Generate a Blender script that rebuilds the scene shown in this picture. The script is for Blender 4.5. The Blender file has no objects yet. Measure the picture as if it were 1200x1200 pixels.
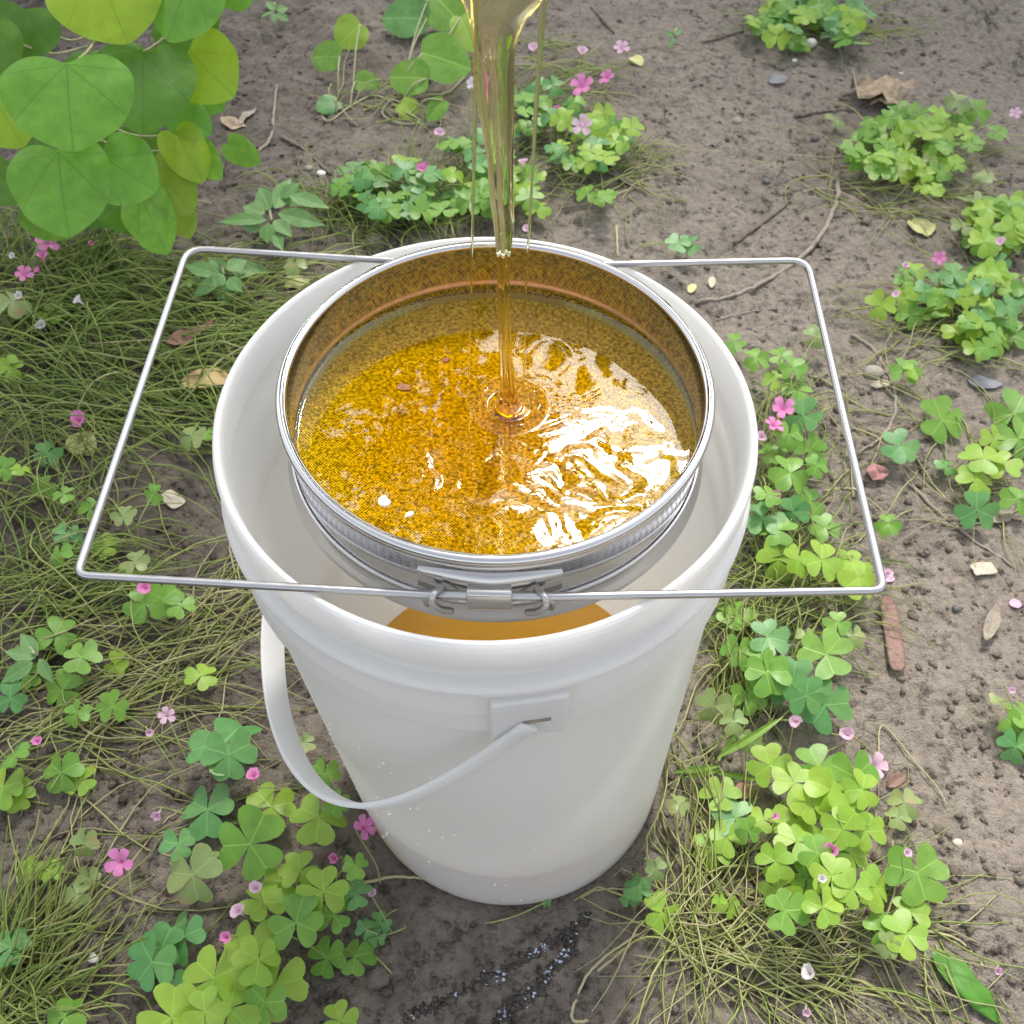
import bpy, math, random
import numpy as np
from mathutils import Vector, Matrix, Quaternion

random.seed(7); rng = np.random.default_rng(7)
SC = bpy.context.scene
COL = SC.collection

# ------------------------------------------------------------------ camera
PITCH, ROLL, FPX = 0.9295, 0.0217, 1230.8          # focal length in px of a 1200 px wide picture
CAM = np.array([0.01534, -0.3928, 0.8936])
_f = np.array([0, math.cos(PITCH), -math.sin(PITCH)])
_u = np.array([0, math.sin(PITCH), math.cos(PITCH)])
_x = np.array([1.0, 0, 0])
CX = math.cos(ROLL) * _x + math.sin(ROLL) * _u
CU = -math.sin(ROLL) * _x + math.cos(ROLL) * _u
cd = bpy.data.cameras.new('camera'); cam = bpy.data.objects.new('camera', cd); COL.objects.link(cam)
cam.matrix_world = Matrix(((CX[0], CU[0], -_f[0], CAM[0]), (CX[1], CU[1], -_f[1], CAM[1]),
                           (CX[2], CU[2], -_f[2], CAM[2]), (0, 0, 0, 1)))
cd.sensor_width = 36; cd.sensor_fit = 'HORIZONTAL'; cd.lens = 36 * FPX / 1200
cd.clip_start = 0.01; cd.clip_end = 500
cd.dof.use_dof = True; cd.dof.focus_distance = 0.64; cd.dof.aperture_fstop = 22.0
SC.camera = cam

def at(px, py, z=0.0):
    """point on the horizontal plane z seen at a picture position"""
    d = _f + CX * (px - 600) / FPX - CU * (py - 600) / FPX
    return CAM + d * (z - CAM[2]) / d[2]
def depth(p): return float((np.asarray(p) - CAM) @ _f)
def psize(px, p): return px * depth(p) / FPX

# ------------------------------------------------------------------ light
_p = at(716, 588, .452); sd = _p - CAM; sd /= np.linalg.norm(sd); sd[2] *= -1
SUN_EL = math.asin(sd[2]); SUN_AZ = math.atan2(sd[0], sd[1])
world = bpy.data.worlds.new('World'); SC.world = world; world.use_nodes = True
wn = world.node_tree; bg = wn.nodes['Background']
sky = wn.nodes.new('ShaderNodeTexSky'); sky.sky_type = 'NISHITA'; sky.sun_disc = False
sky.sun_elevation = SUN_EL; sky.sun_rotation = SUN_AZ; sky.air_density = 1.0; sky.dust_density = 3.0
hs = wn.nodes.new('ShaderNodeHueSaturation'); hs.inputs['Saturation'].default_value = 0.35
wn.links.new(sky.outputs[0], hs.inputs['Color']); wn.links.new(hs.outputs[0], bg.inputs['Color'])
bg.inputs['Strength'].default_value = 0.15
ld = bpy.data.lights.new('sun', 'SUN'); ld.energy = 2.0; ld.angle = math.radians(9); ld.color = (1, .95, .87)
sun = bpy.data.objects.new('sun', ld); COL.objects.link(sun)
sun.rotation_euler = Vector(sd).to_track_quat('Z', 'Y').to_euler(); sun.location = (0, 1, 3)
SC.view_settings.view_transform = 'Standard'; SC.view_settings.look = 'None'
SC.view_settings.gamma = 1; SC.view_settings.exposure = 1.32
SC.cycles.transparent_max_bounces = 16; SC.cycles.max_bounces = 8
SC.cycles.use_adaptive_sampling = True; SC.cycles.adaptive_threshold = 0.02
SC.cycles.sample_clamp_indirect = 6

# ------------------------------------------------------------------ numpy noise and the lie of the land
def _hash(ix, iy, s):
    n = (ix * 374761393 + iy * 668265263 + s * 1442695041) & 0xFFFFFFFF
    n = ((n ^ (n >> 13)) * 1274126177) & 0xFFFFFFFF
    n = ((n ^ (n >> 16)) * 2246822519) & 0xFFFFFFFF
    return ((n ^ (n >> 15)) & 0xFFFF) / 32767.5 - 1
def vn(x, y, s=0):
    x = np.asarray(x, float); y = np.asarray(y, float)
    ix = np.floor(x).astype(np.int64); iy = np.floor(y).astype(np.int64)
    fx = x - ix; fy = y - iy
    fx = fx**3 * (fx * (fx * 6 - 15) + 10); fy = fy**3 * (fy * (fy * 6 - 15) + 10)
    a = _hash(ix, iy, s); b = _hash(ix + 1, iy, s); c = _hash(ix, iy + 1, s); d = _hash(ix + 1, iy + 1, s)
    return (a + (b - a) * fx) * (1 - fy) + (c + (d - c) * fx) * fy
def fbm(x, y, s=0, o=3):
    r = 0; a = 1; t = 0
    for i in range(o):
        r = r + a * vn(x, y, s + i * 17); t += a; a *= .5; x = x * 2.03 + 3.1; y = y * 2.03 - 1.7
    return r / t
def sst(a, b, x):
    t = np.clip((x - a) / (b - a), 0, 1); return t * t * (3 - 2 * t)
BX, BH, BRB = 0.0175, 0.4617, 0.1345                    # bucket foot centre, height, foot radius
def rough_mask(x, y):
    return np.clip(.35 + .55 * sst(.1, -.35, x) + .5 * sst(.0, -.2, y) * sst(.3, .05, x) + .35 * fbm(x * 3, y * 3, 91, 2), 0, 1)
def hgt(x, y):
    x = np.asarray(x, float); y = np.asarray(y, float)
    m = rough_mask(x, y)
    h = .013 * fbm(x * 2.1, y * 2.1, 1, 2) + .006 * fbm(x * 7, y * 7, 5, 2)
    h = h + (.0022 + .0065 * m) * fbm(x * 24, y * 24, 9, 3)
    h = h + (.0018 + .0034 * m) * np.abs(fbm(x * 62, y * 62, 13, 3))
    h = h - .0045 * np.exp(-(fbm(x * 19 + .3 * fbm(x * 40, y * 40, 27, 2), y * 19, 33, 2) / .03) ** 2) * sst(.02, .3, fbm(x * 3.3, y * 3.3, 39, 2))
    wx = x + .02 * fbm(x * 14, y * 14, 21, 2); wy = y + .02 * fbm(x * 14, y * 14, 23, 2)
    cr = np.exp(-(fbm(wx * 9, wy * 9, 31, 2) / .022) ** 2) * sst(.0, .35, fbm(x * 4, y * 4, 37, 2))
    h = h - .006 * cr
    h = h - .004 * sst(.38, .7, fbm(x * 38, y * 38, 41, 2)) * sst(-.05, .3, fbm(x * 5, y * 5, 43, 2))
    d = np.hypot(x - BX, y)
    k = sst(.135, .2, d)
    return h * k - .0015 * (1 - sst(.128, .142, d)) + .004 * np.exp(-((d - .147) / .012) ** 2) * (.5 + .8 * fbm(x * 22, y * 22, 55, 2))
def gz(x, y): return float(hgt(x, y))
def gpt(px, py, lift=0.0):
    p = at(px, py, 0)
    for _ in range(3): p = at(px, py, gz(p[0], p[1]) + lift)
    return p

# ------------------------------------------------------------------ node helpers
def mat(name):
    m = bpy.data.materials.new(name); m.use_nodes = True
    nt = m.node_tree
    return m, nt, nt.nodes['Principled BSDF'], nt.nodes['Material Output']
def nd(nt, t, **kw):
    n = nt.nodes.new('ShaderNode' + t)
    for k, v in kw.items():
        k2 = k.replace('_', ' ')
        tgt = None
        for s in n.inputs:
            if s.name.lower() == k2.lower() and s.enabled: tgt = s; break
        if tgt is not None and not hasattr(n, k):
            if hasattr(v, 'is_output') : nt.links.new(v, tgt)
            else: tgt.default_value = v
        else: setattr(n, k, v)
    return n
def coord(nt, which='Object', scale=None):
    c = nt.nodes.new('ShaderNodeTexCoord').outputs[which]
    if scale is None: return c
    mp = nt.nodes.new('ShaderNodeMapping'); mp.inputs['Scale'].default_value = scale
    nt.links.new(c, mp.inputs['Vector']); return mp.outputs[0]
def noise(nt, v, s, d=4, r=.55):
    n = nt.nodes.new('ShaderNodeTexNoise'); n.inputs['Scale'].default_value = s; n.inputs['Detail'].default_value = d
    n.inputs['Roughness'].default_value = r; nt.links.new(v, n.inputs['Vector']); return n.outputs['Fac']
def math_(nt, op, a, b=0.0, clamp=False):
    n = nt.nodes.new('ShaderNodeMath'); n.operation = op; n.use_clamp = clamp
    for i, q in enumerate((a, b)):
        if hasattr(q, 'is_output'): nt.links.new(q, n.inputs[i])
        else: n.inputs[i].default_value = q
    return n.outputs[0]
def ramp(nt, f, stops):
    n = nt.nodes.new('ShaderNodeValToRGB'); e = n.color_ramp.elements
    while len(e) < len(stops): e.new(.5)
    for i, (p, c) in enumerate(stops):
        e[i].position = p; e[i].color = (c[0], c[1], c[2], 1) if not isinstance(c, (int, float)) else (c, c, c, 1)
    nt.links.new(f, n.inputs[0]); return n.outputs[0]
def mixc(nt, f, a, b, mode='MIX'):
    n = nt.nodes.new('ShaderNodeMix'); n.data_type = 'RGBA'; n.blend_type = mode
    for s, q in ((n.inputs[0], f), (n.inputs[6], a), (n.inputs[7], b)):
        if hasattr(q, 'is_output'): nt.links.new(q, s)
        elif isinstance(q, (int, float)): s.default_value = q
        else: s.default_value = (*q, 1)
    return n.outputs[2]
def bump(nt, h, strength=.3, dist=.002, normal=None):
    n = nt.nodes.new('ShaderNodeBump'); n.inputs['Strength'].default_value = strength; n.inputs['Distance'].default_value = dist
    nt.links.new(h, n.inputs['Height'])
    if normal is not None: nt.links.new(normal, n.inputs['Normal'])
    return n.outputs[0]

# ------------------------------------------------------------------ materials
M = {}
def soil(name, dry, damp, dark):
    m, nt, b, o = mat(name); v = coord(nt)
    big = noise(nt, v, 2.6, 3); mid = noise(nt, v, 17, 5, .6); fine = noise(nt, v, 120, 4, .65); gr = noise(nt, v, 480, 3, .7)
    sx = nt.nodes.new('ShaderNodeSeparateXYZ'); nt.links.new(v, sx.inputs[0])
    # damp and painted plant shade darken the soil towards the planted side; trodden side dry
    damp_shade_x = math_(nt, 'MULTIPLY_ADD', sx.outputs[0], -.75)
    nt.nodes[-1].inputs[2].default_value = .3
    f = math_(nt, 'ADD', damp_shade_x, math_(nt, 'MULTIPLY', math_(nt, 'SUBTRACT', big, .5), 1.6))
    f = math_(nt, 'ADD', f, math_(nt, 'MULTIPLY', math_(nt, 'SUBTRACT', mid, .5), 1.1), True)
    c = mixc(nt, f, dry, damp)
    c = mixc(nt, ramp(nt, fine, [(.40, 0.0), (.66, 0.75)]), c, mixc(nt, .5, c, dark))
    c = mixc(nt, ramp(nt, noise(nt, v, 55, 6, .75), [(.53, 0.0), (.63, .85)]), c, dark)
    c = mixc(nt, ramp(nt, gr, [(.62, 0.0), (.72, .55)]), c, (dry[0] * 1.35, dry[1] * 1.35, dry[2] * 1.35))
    nt.links.new(c, b.inputs['Base Color'])
    vo = nd(nt, 'TexVoronoi', feature='DISTANCE_TO_EDGE'); vo.inputs['Scale'].default_value = 34
    wv = nt.nodes.new('ShaderNodeVectorMath'); wv.operation = 'MULTIPLY_ADD'
    nn = nt.nodes.new('ShaderNodeTexNoise'); nn.inputs['Scale'].default_value = 30; nt.links.new(v, nn.inputs['Vector'])
    nt.links.new(nn.outputs['Color'], wv.inputs[0]); wv.inputs[1].default_value = (.04, .04, .04); nt.links.new(v, wv.inputs[2])
    nt.links.new(wv.outputs[0], vo.inputs['Vector'])
    crk = ramp(nt, vo.outputs['Distance'], [(0.0, 0.0), (.035, 1.0)])
    msk = ramp(nt, noise(nt, v, 5, 3), [(.5, 1.0), (.62, 0.0)])
    crk = math_(nt, 'MAXIMUM', crk, msk)
    h = math_(nt, 'ADD', math_(nt, 'MULTIPLY', fine, .8), math_(nt, 'MULTIPLY', gr, .45))
    h = math_(nt, 'ADD', h, math_(nt, 'MULTIPLY', crk, .35))
    nt.links.new(bump(nt, h, 1.0, .0045), b.inputs['Normal'])
    rg = math_(nt, 'MULTIPLY_ADD', f, -.3); nt.nodes[-1].inputs[2].default_value = .85
    nt.links.new(rg, b.inputs['Roughness']); b.inputs['Specular IOR Level'].default_value = .35
    return m
M['soil'] = soil('soil', (.275, .235, .190), (.074, .057, .044), (.036, .028, .022))  # damp tone darkened further to paint in plant shade
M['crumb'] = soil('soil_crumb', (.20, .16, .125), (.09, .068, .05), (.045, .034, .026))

def leafm(name, a, b2, vein=None, spot=None, rough=.42, trans=.38, kind='clover'):
    m, nt, b, o = mat(name); v = coord(nt)
    oi = nt.nodes.new('ShaderNodeObjectInfo')
    c = mixc(nt, oi.outputs['Random'], a, b2)
    geo = nt.nodes.new('ShaderNodeNewGeometry')
    n1 = noise(nt, geo.outputs['Position'], 90, 4)
    c = mixc(nt, ramp(nt, n1, [(.35, 0.0), (.7, .55)]), c, tuple(q * .62 for q in a))
    sx = nt.nodes.new('ShaderNodeSeparateXYZ'); nt.links.new(v, sx.inputs[0])
    ay = math_(nt, 'ABSOLUTE', sx.outputs[1])
    if kind == 'clover':
        mid = ramp(nt, ay, [(0.0, 1.0), (.028, 0.0)])
        ang = math_(nt, 'SUBTRACT', math_(nt, 'MULTIPLY', ay, 1.0), math_(nt, 'MULTIPLY', sx.outputs[0], .9))
        side = ramp(nt, math_(nt, 'ABSOLUTE', math_(nt, 'SINE', math_(nt, 'MULTIPLY', ang, 22.0))), [(0.0, .45), (.16, 0.0)])
        vv = math_(nt, 'MAXIMUM', mid, side)
    elif kind == 'heart':
        an = math_(nt, 'ARCTAN2', ay, sx.outputs[0])
        rr = math_(nt, 'SQRT', math_(nt, 'ADD', math_(nt, 'MULTIPLY', ay, ay), math_(nt, 'MULTIPLY', sx.outputs[0], sx.outputs[0])))
        vv = None
        for k, w in ((0, .016), (.62, .012), (1.35, .010)):
            dd = math_(nt, 'MULTIPLY', math_(nt, 'ABSOLUTE', math_(nt, 'SUBTRACT', an, k)), rr)
            q = ramp(nt, dd, [(0.0, 1.0), (w, 0.0)])
            vv = q if vv is None else math_(nt, 'MAXIMUM', vv, q)
        ang = math_(nt, 'SUBTRACT', math_(nt, 'MULTIPLY', ay, 1.0), math_(nt, 'MULTIPLY', sx.outputs[0], .8))
        side = ramp(nt, math_(nt, 'ABSOLUTE', math_(nt, 'SINE', math_(nt, 'MULTIPLY', ang, 16.0))), [(0.0, .5), (.10, 0.0)])
        vv = math_(nt, 'MAXIMUM', vv, side)
    else:
        q = math_(nt, 'ABSOLUTE', math_(nt, 'SINE', math_(nt, 'MULTIPLY', sx.outputs[1], 1500.0 if kind == 'striped' else 12.0)))
        vv = ramp(nt, q, [(0.0, 1.0), (.3, 0.0)])
    c = mixc(nt, math_(nt, 'MULTIPLY', vv, .7), c, vein or tuple(min(1, q * 1.6 + .02) for q in b2))
    if spot:
        c = mixc(nt, ramp(nt, noise(nt, geo.outputs['Position'], 45, 4), [(.58, 0.0), (.68, .9)]), c, spot)
    nt.links.new(c, b.inputs['Base Color'])
    b.inputs['Roughness'].default_value = rough
    hh = math_(nt, 'ADD', math_(nt, 'MULTIPLY', vv, -.5), n1)
    nt.links.new(bump(nt, hh, .35, .0012), b.inputs['Normal'])
    tr = nt.nodes.new('ShaderNodeBsdfTranslucent')
    nt.links.new(mixc(nt, .6, c, tuple(min(1, q * 1.35) for q in (a[0] * 1.15, a[1], a[2] * .5))), tr.inputs['Color'])
    mx = nt.nodes.new('ShaderNodeMixShader'); mx.inputs[0].default_value = trans
    nt.links.new(b.outputs[0], mx.inputs[1]); nt.links.new(tr.outputs[0], mx.inputs[2]); nt.links.new(mx.outputs[0], o.inputs['Surface'])
    return m
M['lime'] = leafm('leaf_lime', (.33, .50, .055), (.24, .44, .05))
M['green'] = leafm('leaf_green', (.16, .36, .05), (.23, .42, .06))
M['blue'] = leafm('leaf_blue_green', (.10, .29, .085), (.15, .33, .085), trans=.28)
M['dull'] = leafm('leaf_dull', (.27, .34, .11), (.20, .30, .10), spot=(.33, .26, .12), trans=.3)
M['heart'] = leafm('heart_leaf', (.15, .38, .05), (.26, .50, .05), vein=(.08, .22, .03), kind='heart', trans=.4, rough=.38)
M['heart_yellow'] = leafm('heart_leaf_yellow', (.36, .54, .035), (.27, .47, .035), vein=(.17, .33, .02), spot=None, kind='heart', trans=.42)
M['heart_deep'] = leafm('heart_leaf_deep', (.09, .23, .02), (.14, .29, .025), vein=(.06, .16, .02), kind='heart', trans=.3)
M['heart_worn'] = leafm('heart_leaf_worn', (.26, .40, .04), (.28, .38, .06), vein=(.15, .26, .03), spot=(.34, .20, .07), kind='heart')
M['weed'] = leafm('weed_leaf', (.13, .28, .085), (.19, .34, .11), kind='heart', trans=.25, rough=.55)
M['striped'] = leafm('striped_leaf', (.12, .34, .04), (.14, .36, .04), vein=(.04, .15, .02), kind='striped')
M['blade'] = leafm('grass_blade', (.20, .38, .05), (.26, .42, .07), kind='blade')

def simple(name, a, b2, rough=.7, sc=60, metal=0, bs=.3, trans=0):
    m, nt, b, o = mat(name); v = coord(nt)
    nt.links.new(mixc(nt, ramp(nt, noise(nt, v, sc, 5, .6), [(.3, 0.0), (.7, 1.0)]), a, b2), b.inputs['Base Color'])
    b.inputs['Roughness'].default_value = rough; b.inputs['Metallic'].default_value = metal
    nt.links.new(bump(nt, noise(nt, v, sc * 2.2, 4), bs, .0015), b.inputs['Normal'])
    if trans:
        tr = nt.nodes.new('ShaderNodeBsdfTranslucent'); tr.inputs['Color'].default_value = (*b2, 1)
        mx = nt.nodes.new('ShaderNodeMixShader'); mx.inputs[0].default_value = trans
        nt.links.new(b.outputs[0], mx.inputs[1]); nt.links.new(tr.outputs[0], mx.inputs[2]); nt.links.new(mx.outputs[0], o.inputs['Surface'])
    return m
M['stalk'] = simple('stalk', (.26, .33, .10), (.34, .36, .15), .55)
M['vine'] = simple('vine_stem', (.30, .33, .16), (.40, .36, .22), .6)
M['pink'] = simple('pink_petal', (.82, .32, .60), (.76, .22, .52), .5, trans=.4)
M['pale'] = simple('pale_petal', (.80, .58, .70), (.74, .46, .62), .5, trans=.4)
M['white_petal'] = simple('white_petal', (.78, .74, .76), (.70, .62, .66), .5, trans=.4)
M['twig'] = simple('twig_bark', (.10, .075, .055), (.20, .16, .125), .8, 140)
M['twig_grey'] = simple('twig_grey', (.22, .185, .145), (.33, .28, .225), .8, 140)
M['straw'] = simple('straw_stem', (.36, .31, .17), (.42, .38, .22), .65, 80)
M['dead'] = simple('dead_leaf', (.22, .15, .09), (.46, .37, .26), .8, 110, bs=.8)
M['ochre'] = simple('ochre_leaf', (.46, .36, .13), (.40, .26, .14), .6, 40)
M['yellow'] = simple('yellow_leaf', (.50, .46, .17), (.44, .44, .20), .55, 40)
M['rust'] = simple('rust_leaf', (.22, .11, .075), (.30, .17, .11), .7, 60)
M['pod'] = simple('pod_brown', (.24, .125, .095), (.13, .075, .06), .6, 260)
M['pod_grey'] = simple('pod_grey', (.20, .165, .125), (.32, .27, .21), .7, 260)
M['chip'] = simple('wood_chip', (.52, .46, .36), (.40, .34, .26), .75, 90)
M['red_scrap'] = simple('reddish_scrap', (.40, .19, .17), (.24, .12, .11), .7, 260)
M['slate'] = simple('slate_scrap', (.21, .21, .23), (.15, .15, .17), .6, 60)
M['stone'] = simple('stone', (.26, .235, .20), (.36, .33, .28), .8, 70, bs=.6)
M['stone_dark'] = simple('stone_dark', (.075, .07, .07), (.13, .12, .115), .6, 70, bs=.6)
M['stone_white'] = simple('stone_white', (.62, .60, .56), (.72, .70, .66), .7, 70, bs=.5)
M['wax'] = simple('wax', (.80, .76, .64), (.86, .84, .78), .4, 70)
M['brown_crumb'] = simple('brown_crumb', (.22, .07, .02), (.30, .12, .03), .4, 70)

def strandm(name, a, b2, c2):
    m, nt, b, o = mat(name)
    at_ = nt.nodes.new('ShaderNodeAttribute'); at_.attribute_name = 'tint'
    c = ramp(nt, at_.outputs['Fac'], [(0.0, a), (.5, b2), (1.0, c2)])
    nt.links.new(c, b.inputs['Base Color']); b.inputs['Roughness'].default_value = .55
    tr = nt.nodes.new('ShaderNodeBsdfTranslucent'); nt.links.new(c, tr.inputs['Color'])
    mx = nt.nodes.new('ShaderNodeMixShader'); mx.inputs[0].default_value = .2
    nt.links.new(b.outputs[0], mx.inputs[1]); nt.links.new(tr.outputs[0], mx.inputs[2]); nt.links.new(mx.outputs[0], o.inputs['Surface'])
    return m
M['strand'] = strandm('grass_strand', (.14, .23, .04), (.33, .40, .10), (.54, .48, .27))

def plastic():
    m, nt, b, o = mat('bucket_plastic'); v = coord(nt)
    sx = nt.nodes.new('ShaderNodeSeparateXYZ'); nt.links.new(v, sx.inputs[0])
    c = mixc(nt, ramp(nt, noise(nt, v, 9, 4), [(.35, 0.0), (.75, .5)]), (.86, .86, .86), (.79, .775, .74))
    # splashed soil along the foot
    low = ramp(nt, sx.outputs[2], [(.0, 1.0), (.02, 0.0)])
    dn = ramp(nt, noise(nt, v, 60, 6, .7), [(.5, 0.0), (.62, .8)])
    c = mixc(nt, math_(nt, 'MULTIPLY', low, dn), c, (.30, .24, .18))
    sc2 = ramp(nt, noise(nt, coord(nt, 'Object', (1, 1, .12)), 220, 4, .7), [(.62, 0.0), (.70, .22)])
    c = mixc(nt, sc2, c, (.62, .60, .56))
    nt.links.new(c, b.inputs['Base Color']); b.inputs['Roughness'].default_value = .34
    
    nt.links.new(bump(nt, noise(nt, v, 70, 4), .06, .001), b.inputs['Normal'])
    tr = nt.nodes.new('ShaderNodeBsdfTranslucent'); tr.inputs['Color'].default_value = (.95, .945, .925, 1)
    mx = nt.nodes.new('ShaderNodeMixShader'); mx.inputs[0].default_value = .48
    nt.links.new(b.outputs[0], mx.inputs[1]); nt.links.new(tr.outputs[0], mx.inputs[2]); nt.links.new(mx.outputs[0], o.inputs['Surface'])
    return m
M['plastic'] = plastic()
def steel(name, rough, base=(.72, .71, .70), sc=40, bs=.05):
    m, nt, b, o = mat(name); v = coord(nt)
    b.inputs['Base Color'].default_value = (*base, 1); b.inputs['Metallic'].default_value = 1
    r = math_(nt, 'MULTIPLY_ADD', noise(nt, v, sc, 5), rough * .9); nt.nodes[-1].inputs[2].default_value = rough * .5
    nt.links.new(r, b.inputs['Roughness'])
    nt.links.new(bump(nt, noise(nt, v, sc * .6, 3), bs, .002), b.inputs['Normal'])
    return m
M['steel'] = steel('sieve_steel', .07, (.60, .59, .58), 22, .03)
M['wire'] = steel('wire_steel', .34, (.47, .465, .46), 160, .1)
M['bracket'] = steel('bracket_steel', .2, (.50, .48, .46), 60, .15)
def gauze():
    m, nt, b, o = mat('sieve_gauze'); v = coord(nt)
    sx = nt.nodes.new('ShaderNodeSeparateXYZ'); nt.links.new(v, sx.inputs[0])
    wob = math_(nt, 'MULTIPLY', noise(nt, v, 18, 2), 3.0)
    a = math_(nt, 'SINE', math_(nt, 'ADD', math_(nt, 'MULTIPLY', sx.outputs[0], 3300), wob))
    c = math_(nt, 'SINE', math_(nt, 'ADD', math_(nt, 'MULTIPLY', sx.outputs[1], 3300), wob))
    w = math_(nt, 'MULTIPLY', a, c)
    n1 = noise(nt, v, 560, 4, .65); n2 = noise(nt, v, 210, 3, .6)
    h = math_(nt, 'ADD', math_(nt, 'MULTIPLY', w, .3), math_(nt, 'ADD', math_(nt, 'MULTIPLY', n1, 1.1), math_(nt, 'MULTIPLY', n2, 1.3)))
    nt.links.new(bump(nt, h, .9, .0016), b.inputs['Normal'])
    f = ramp(nt, math_(nt, 'ADD', math_(nt, 'MULTIPLY', w, .12), n1), [(.38, 0.0), (.60, 1.0)])
    nt.links.new(mixc(nt, f, (.15, .135, .07), (1.0, .97, .86)), b.inputs['Base Color'])  # bright flecks paint the glitter of the wire mesh into its colour
    b.inputs['Metallic'].default_value = .55; b.inputs['Roughness'].default_value = .36
    return m
M['gauze'] = gauze()
def honey_pool(name, dens, col=(.995, .90, .08)):
    m, nt, b, o = mat(name); nt.nodes.remove(b)
    t = nt.nodes.new('ShaderNodeBsdfTransparent'); g = nt.nodes.new('ShaderNodeBsdfGlossy'); g.inputs['Roughness'].default_value = .015
    fr = nt.nodes.new('ShaderNodeFresnel'); fr.inputs['IOR'].default_value = 1.49
    geo = nt.nodes.new('ShaderNodeNewGeometry')
    fac = math_(nt, 'MULTIPLY', fr.outputs[0], math_(nt, 'SUBTRACT', 1.0, geo.outputs['Backfacing']))
    mx = nt.nodes.new('ShaderNodeMixShader'); nt.links.new(fac, mx.inputs[0])
    nt.links.new(t.outputs[0], mx.inputs[1]); nt.links.new(g.outputs[0], mx.inputs[2]); nt.links.new(mx.outputs[0], o.inputs['Surface'])
    va = nt.nodes.new('ShaderNodeVolumeAbsorption'); va.inputs['Color'].default_value = (*col, 1); va.inputs['Density'].default_value = dens
    nt.links.new(va.outputs[0], o.inputs['Volume'])
    return m
M['honey'] = honey_pool('honey', 215, (.998, .915, .05))
def honey_dense():
    m, nt, b, o = mat('honey_deep'); v = coord(nt)
    nt.links.new(mixc(nt, noise(nt, v, 14, 3), (.95, .50, .03), (.90, .44, .025)), b.inputs['Base Color'])
    b.inputs['Roughness'].default_value = .06; b.inputs['IOR'].default_value = 1.49
    return m
M['honey_deep'] = honey_dense()
def honey_glass():
    m, nt, b, o = mat('honey_stream')
    b.inputs['Base Color'].default_value = (.97, .94, .64, 1); b.inputs['Transmission Weight'].default_value = 1
    b.inputs['Roughness'].default_value = .02; b.inputs['IOR'].default_value = 1.49
    va = nt.nodes.new('ShaderNodeVolumeAbsorption'); va.inputs['Color'].default_value = (.995, .86, .12, 1); va.inputs['Density'].default_value = 22
    nt.links.new(va.outputs[0], o.inputs['Volume'])
    return m
M['stream'] = honey_glass()
def wet():
    m, nt, b, o = mat('wet_streak'); v = coord(nt)
    b.inputs['Base Color'].default_value = (.045, .038, .032, 1); b.inputs['Roughness'].default_value = .15; b.inputs['IOR'].default_value = 1.4
    nt.links.new(bump(nt, noise(nt, v, 160, 3), .6, .003), b.inputs['Normal'])
    return m
M['wet'] = wet()

# ------------------------------------------------------------------ mesh helpers
def mesh(name, vs, fs, m, smooth=True):
    me = bpy.data.meshes.new(name); me.from_pydata([tuple(map(float, v)) for v in vs], [], fs)
    if smooth: me.polygons.foreach_set('use_smooth', [True] * len(me.polygons))
    if m is not None: me.materials.append(M[m] if isinstance(m, str) else m)
    me.update(); return me
def big_mesh(name, vs, quads, m, k=4):
    vs = np.asarray(vs, np.float32); q = np.asarray(quads, np.int32)
    me = bpy.data.meshes.new(name); me.vertices.add(len(vs)); me.vertices.foreach_set('co', vs.ravel())
    me.loops.add(q.size); me.loops.foreach_set('vertex_index', q.ravel())
    me.polygons.add(len(q)); me.polygons.foreach_set('loop_start', np.arange(0, q.size, k, dtype=np.int32))
    me.polygons.foreach_set('use_smooth', np.ones(len(q), bool))
    me.materials.append(M[m]); me.update(calc_edges=True); me.validate(); return me
def ob(name, me, parent=None, loc=None, label=None, cat=None, group=None, kind=None):
    o = bpy.data.objects.new(name, me); COL.objects.link(o)
    if parent is not None: o.parent = parent
    if loc is not None: o.location = tuple(map(float, loc))
    if label: o['label'] = label
    if cat: o['category'] = cat
    if group: o['group'] = group
    if kind: o['kind'] = kind
    return o
def catmull(P, n=8):
    P = [np.asarray(p, float) for p in P]
    if len(P) < 3: return [P[0] + (P[-1] - P[0]) * t for t in np.linspace(0, 1, n + 1)]
    Q = [2 * P[0] - P[1]] + P + [2 * P[-1] - P[-2]]; out = []
    for i in range(1, len(Q) - 2):
        a, b, c, d = Q[i - 1:i + 3]
        for t in np.linspace(0, 1, n, endpoint=False):
            out.append(.5 * (2 * b + (c - a) * t + (2 * a - 5 * b + 4 * c - d) * t * t + (3 * b - a - 3 * c + d) * t ** 3))
    out.append(P[-1]); return out
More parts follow.
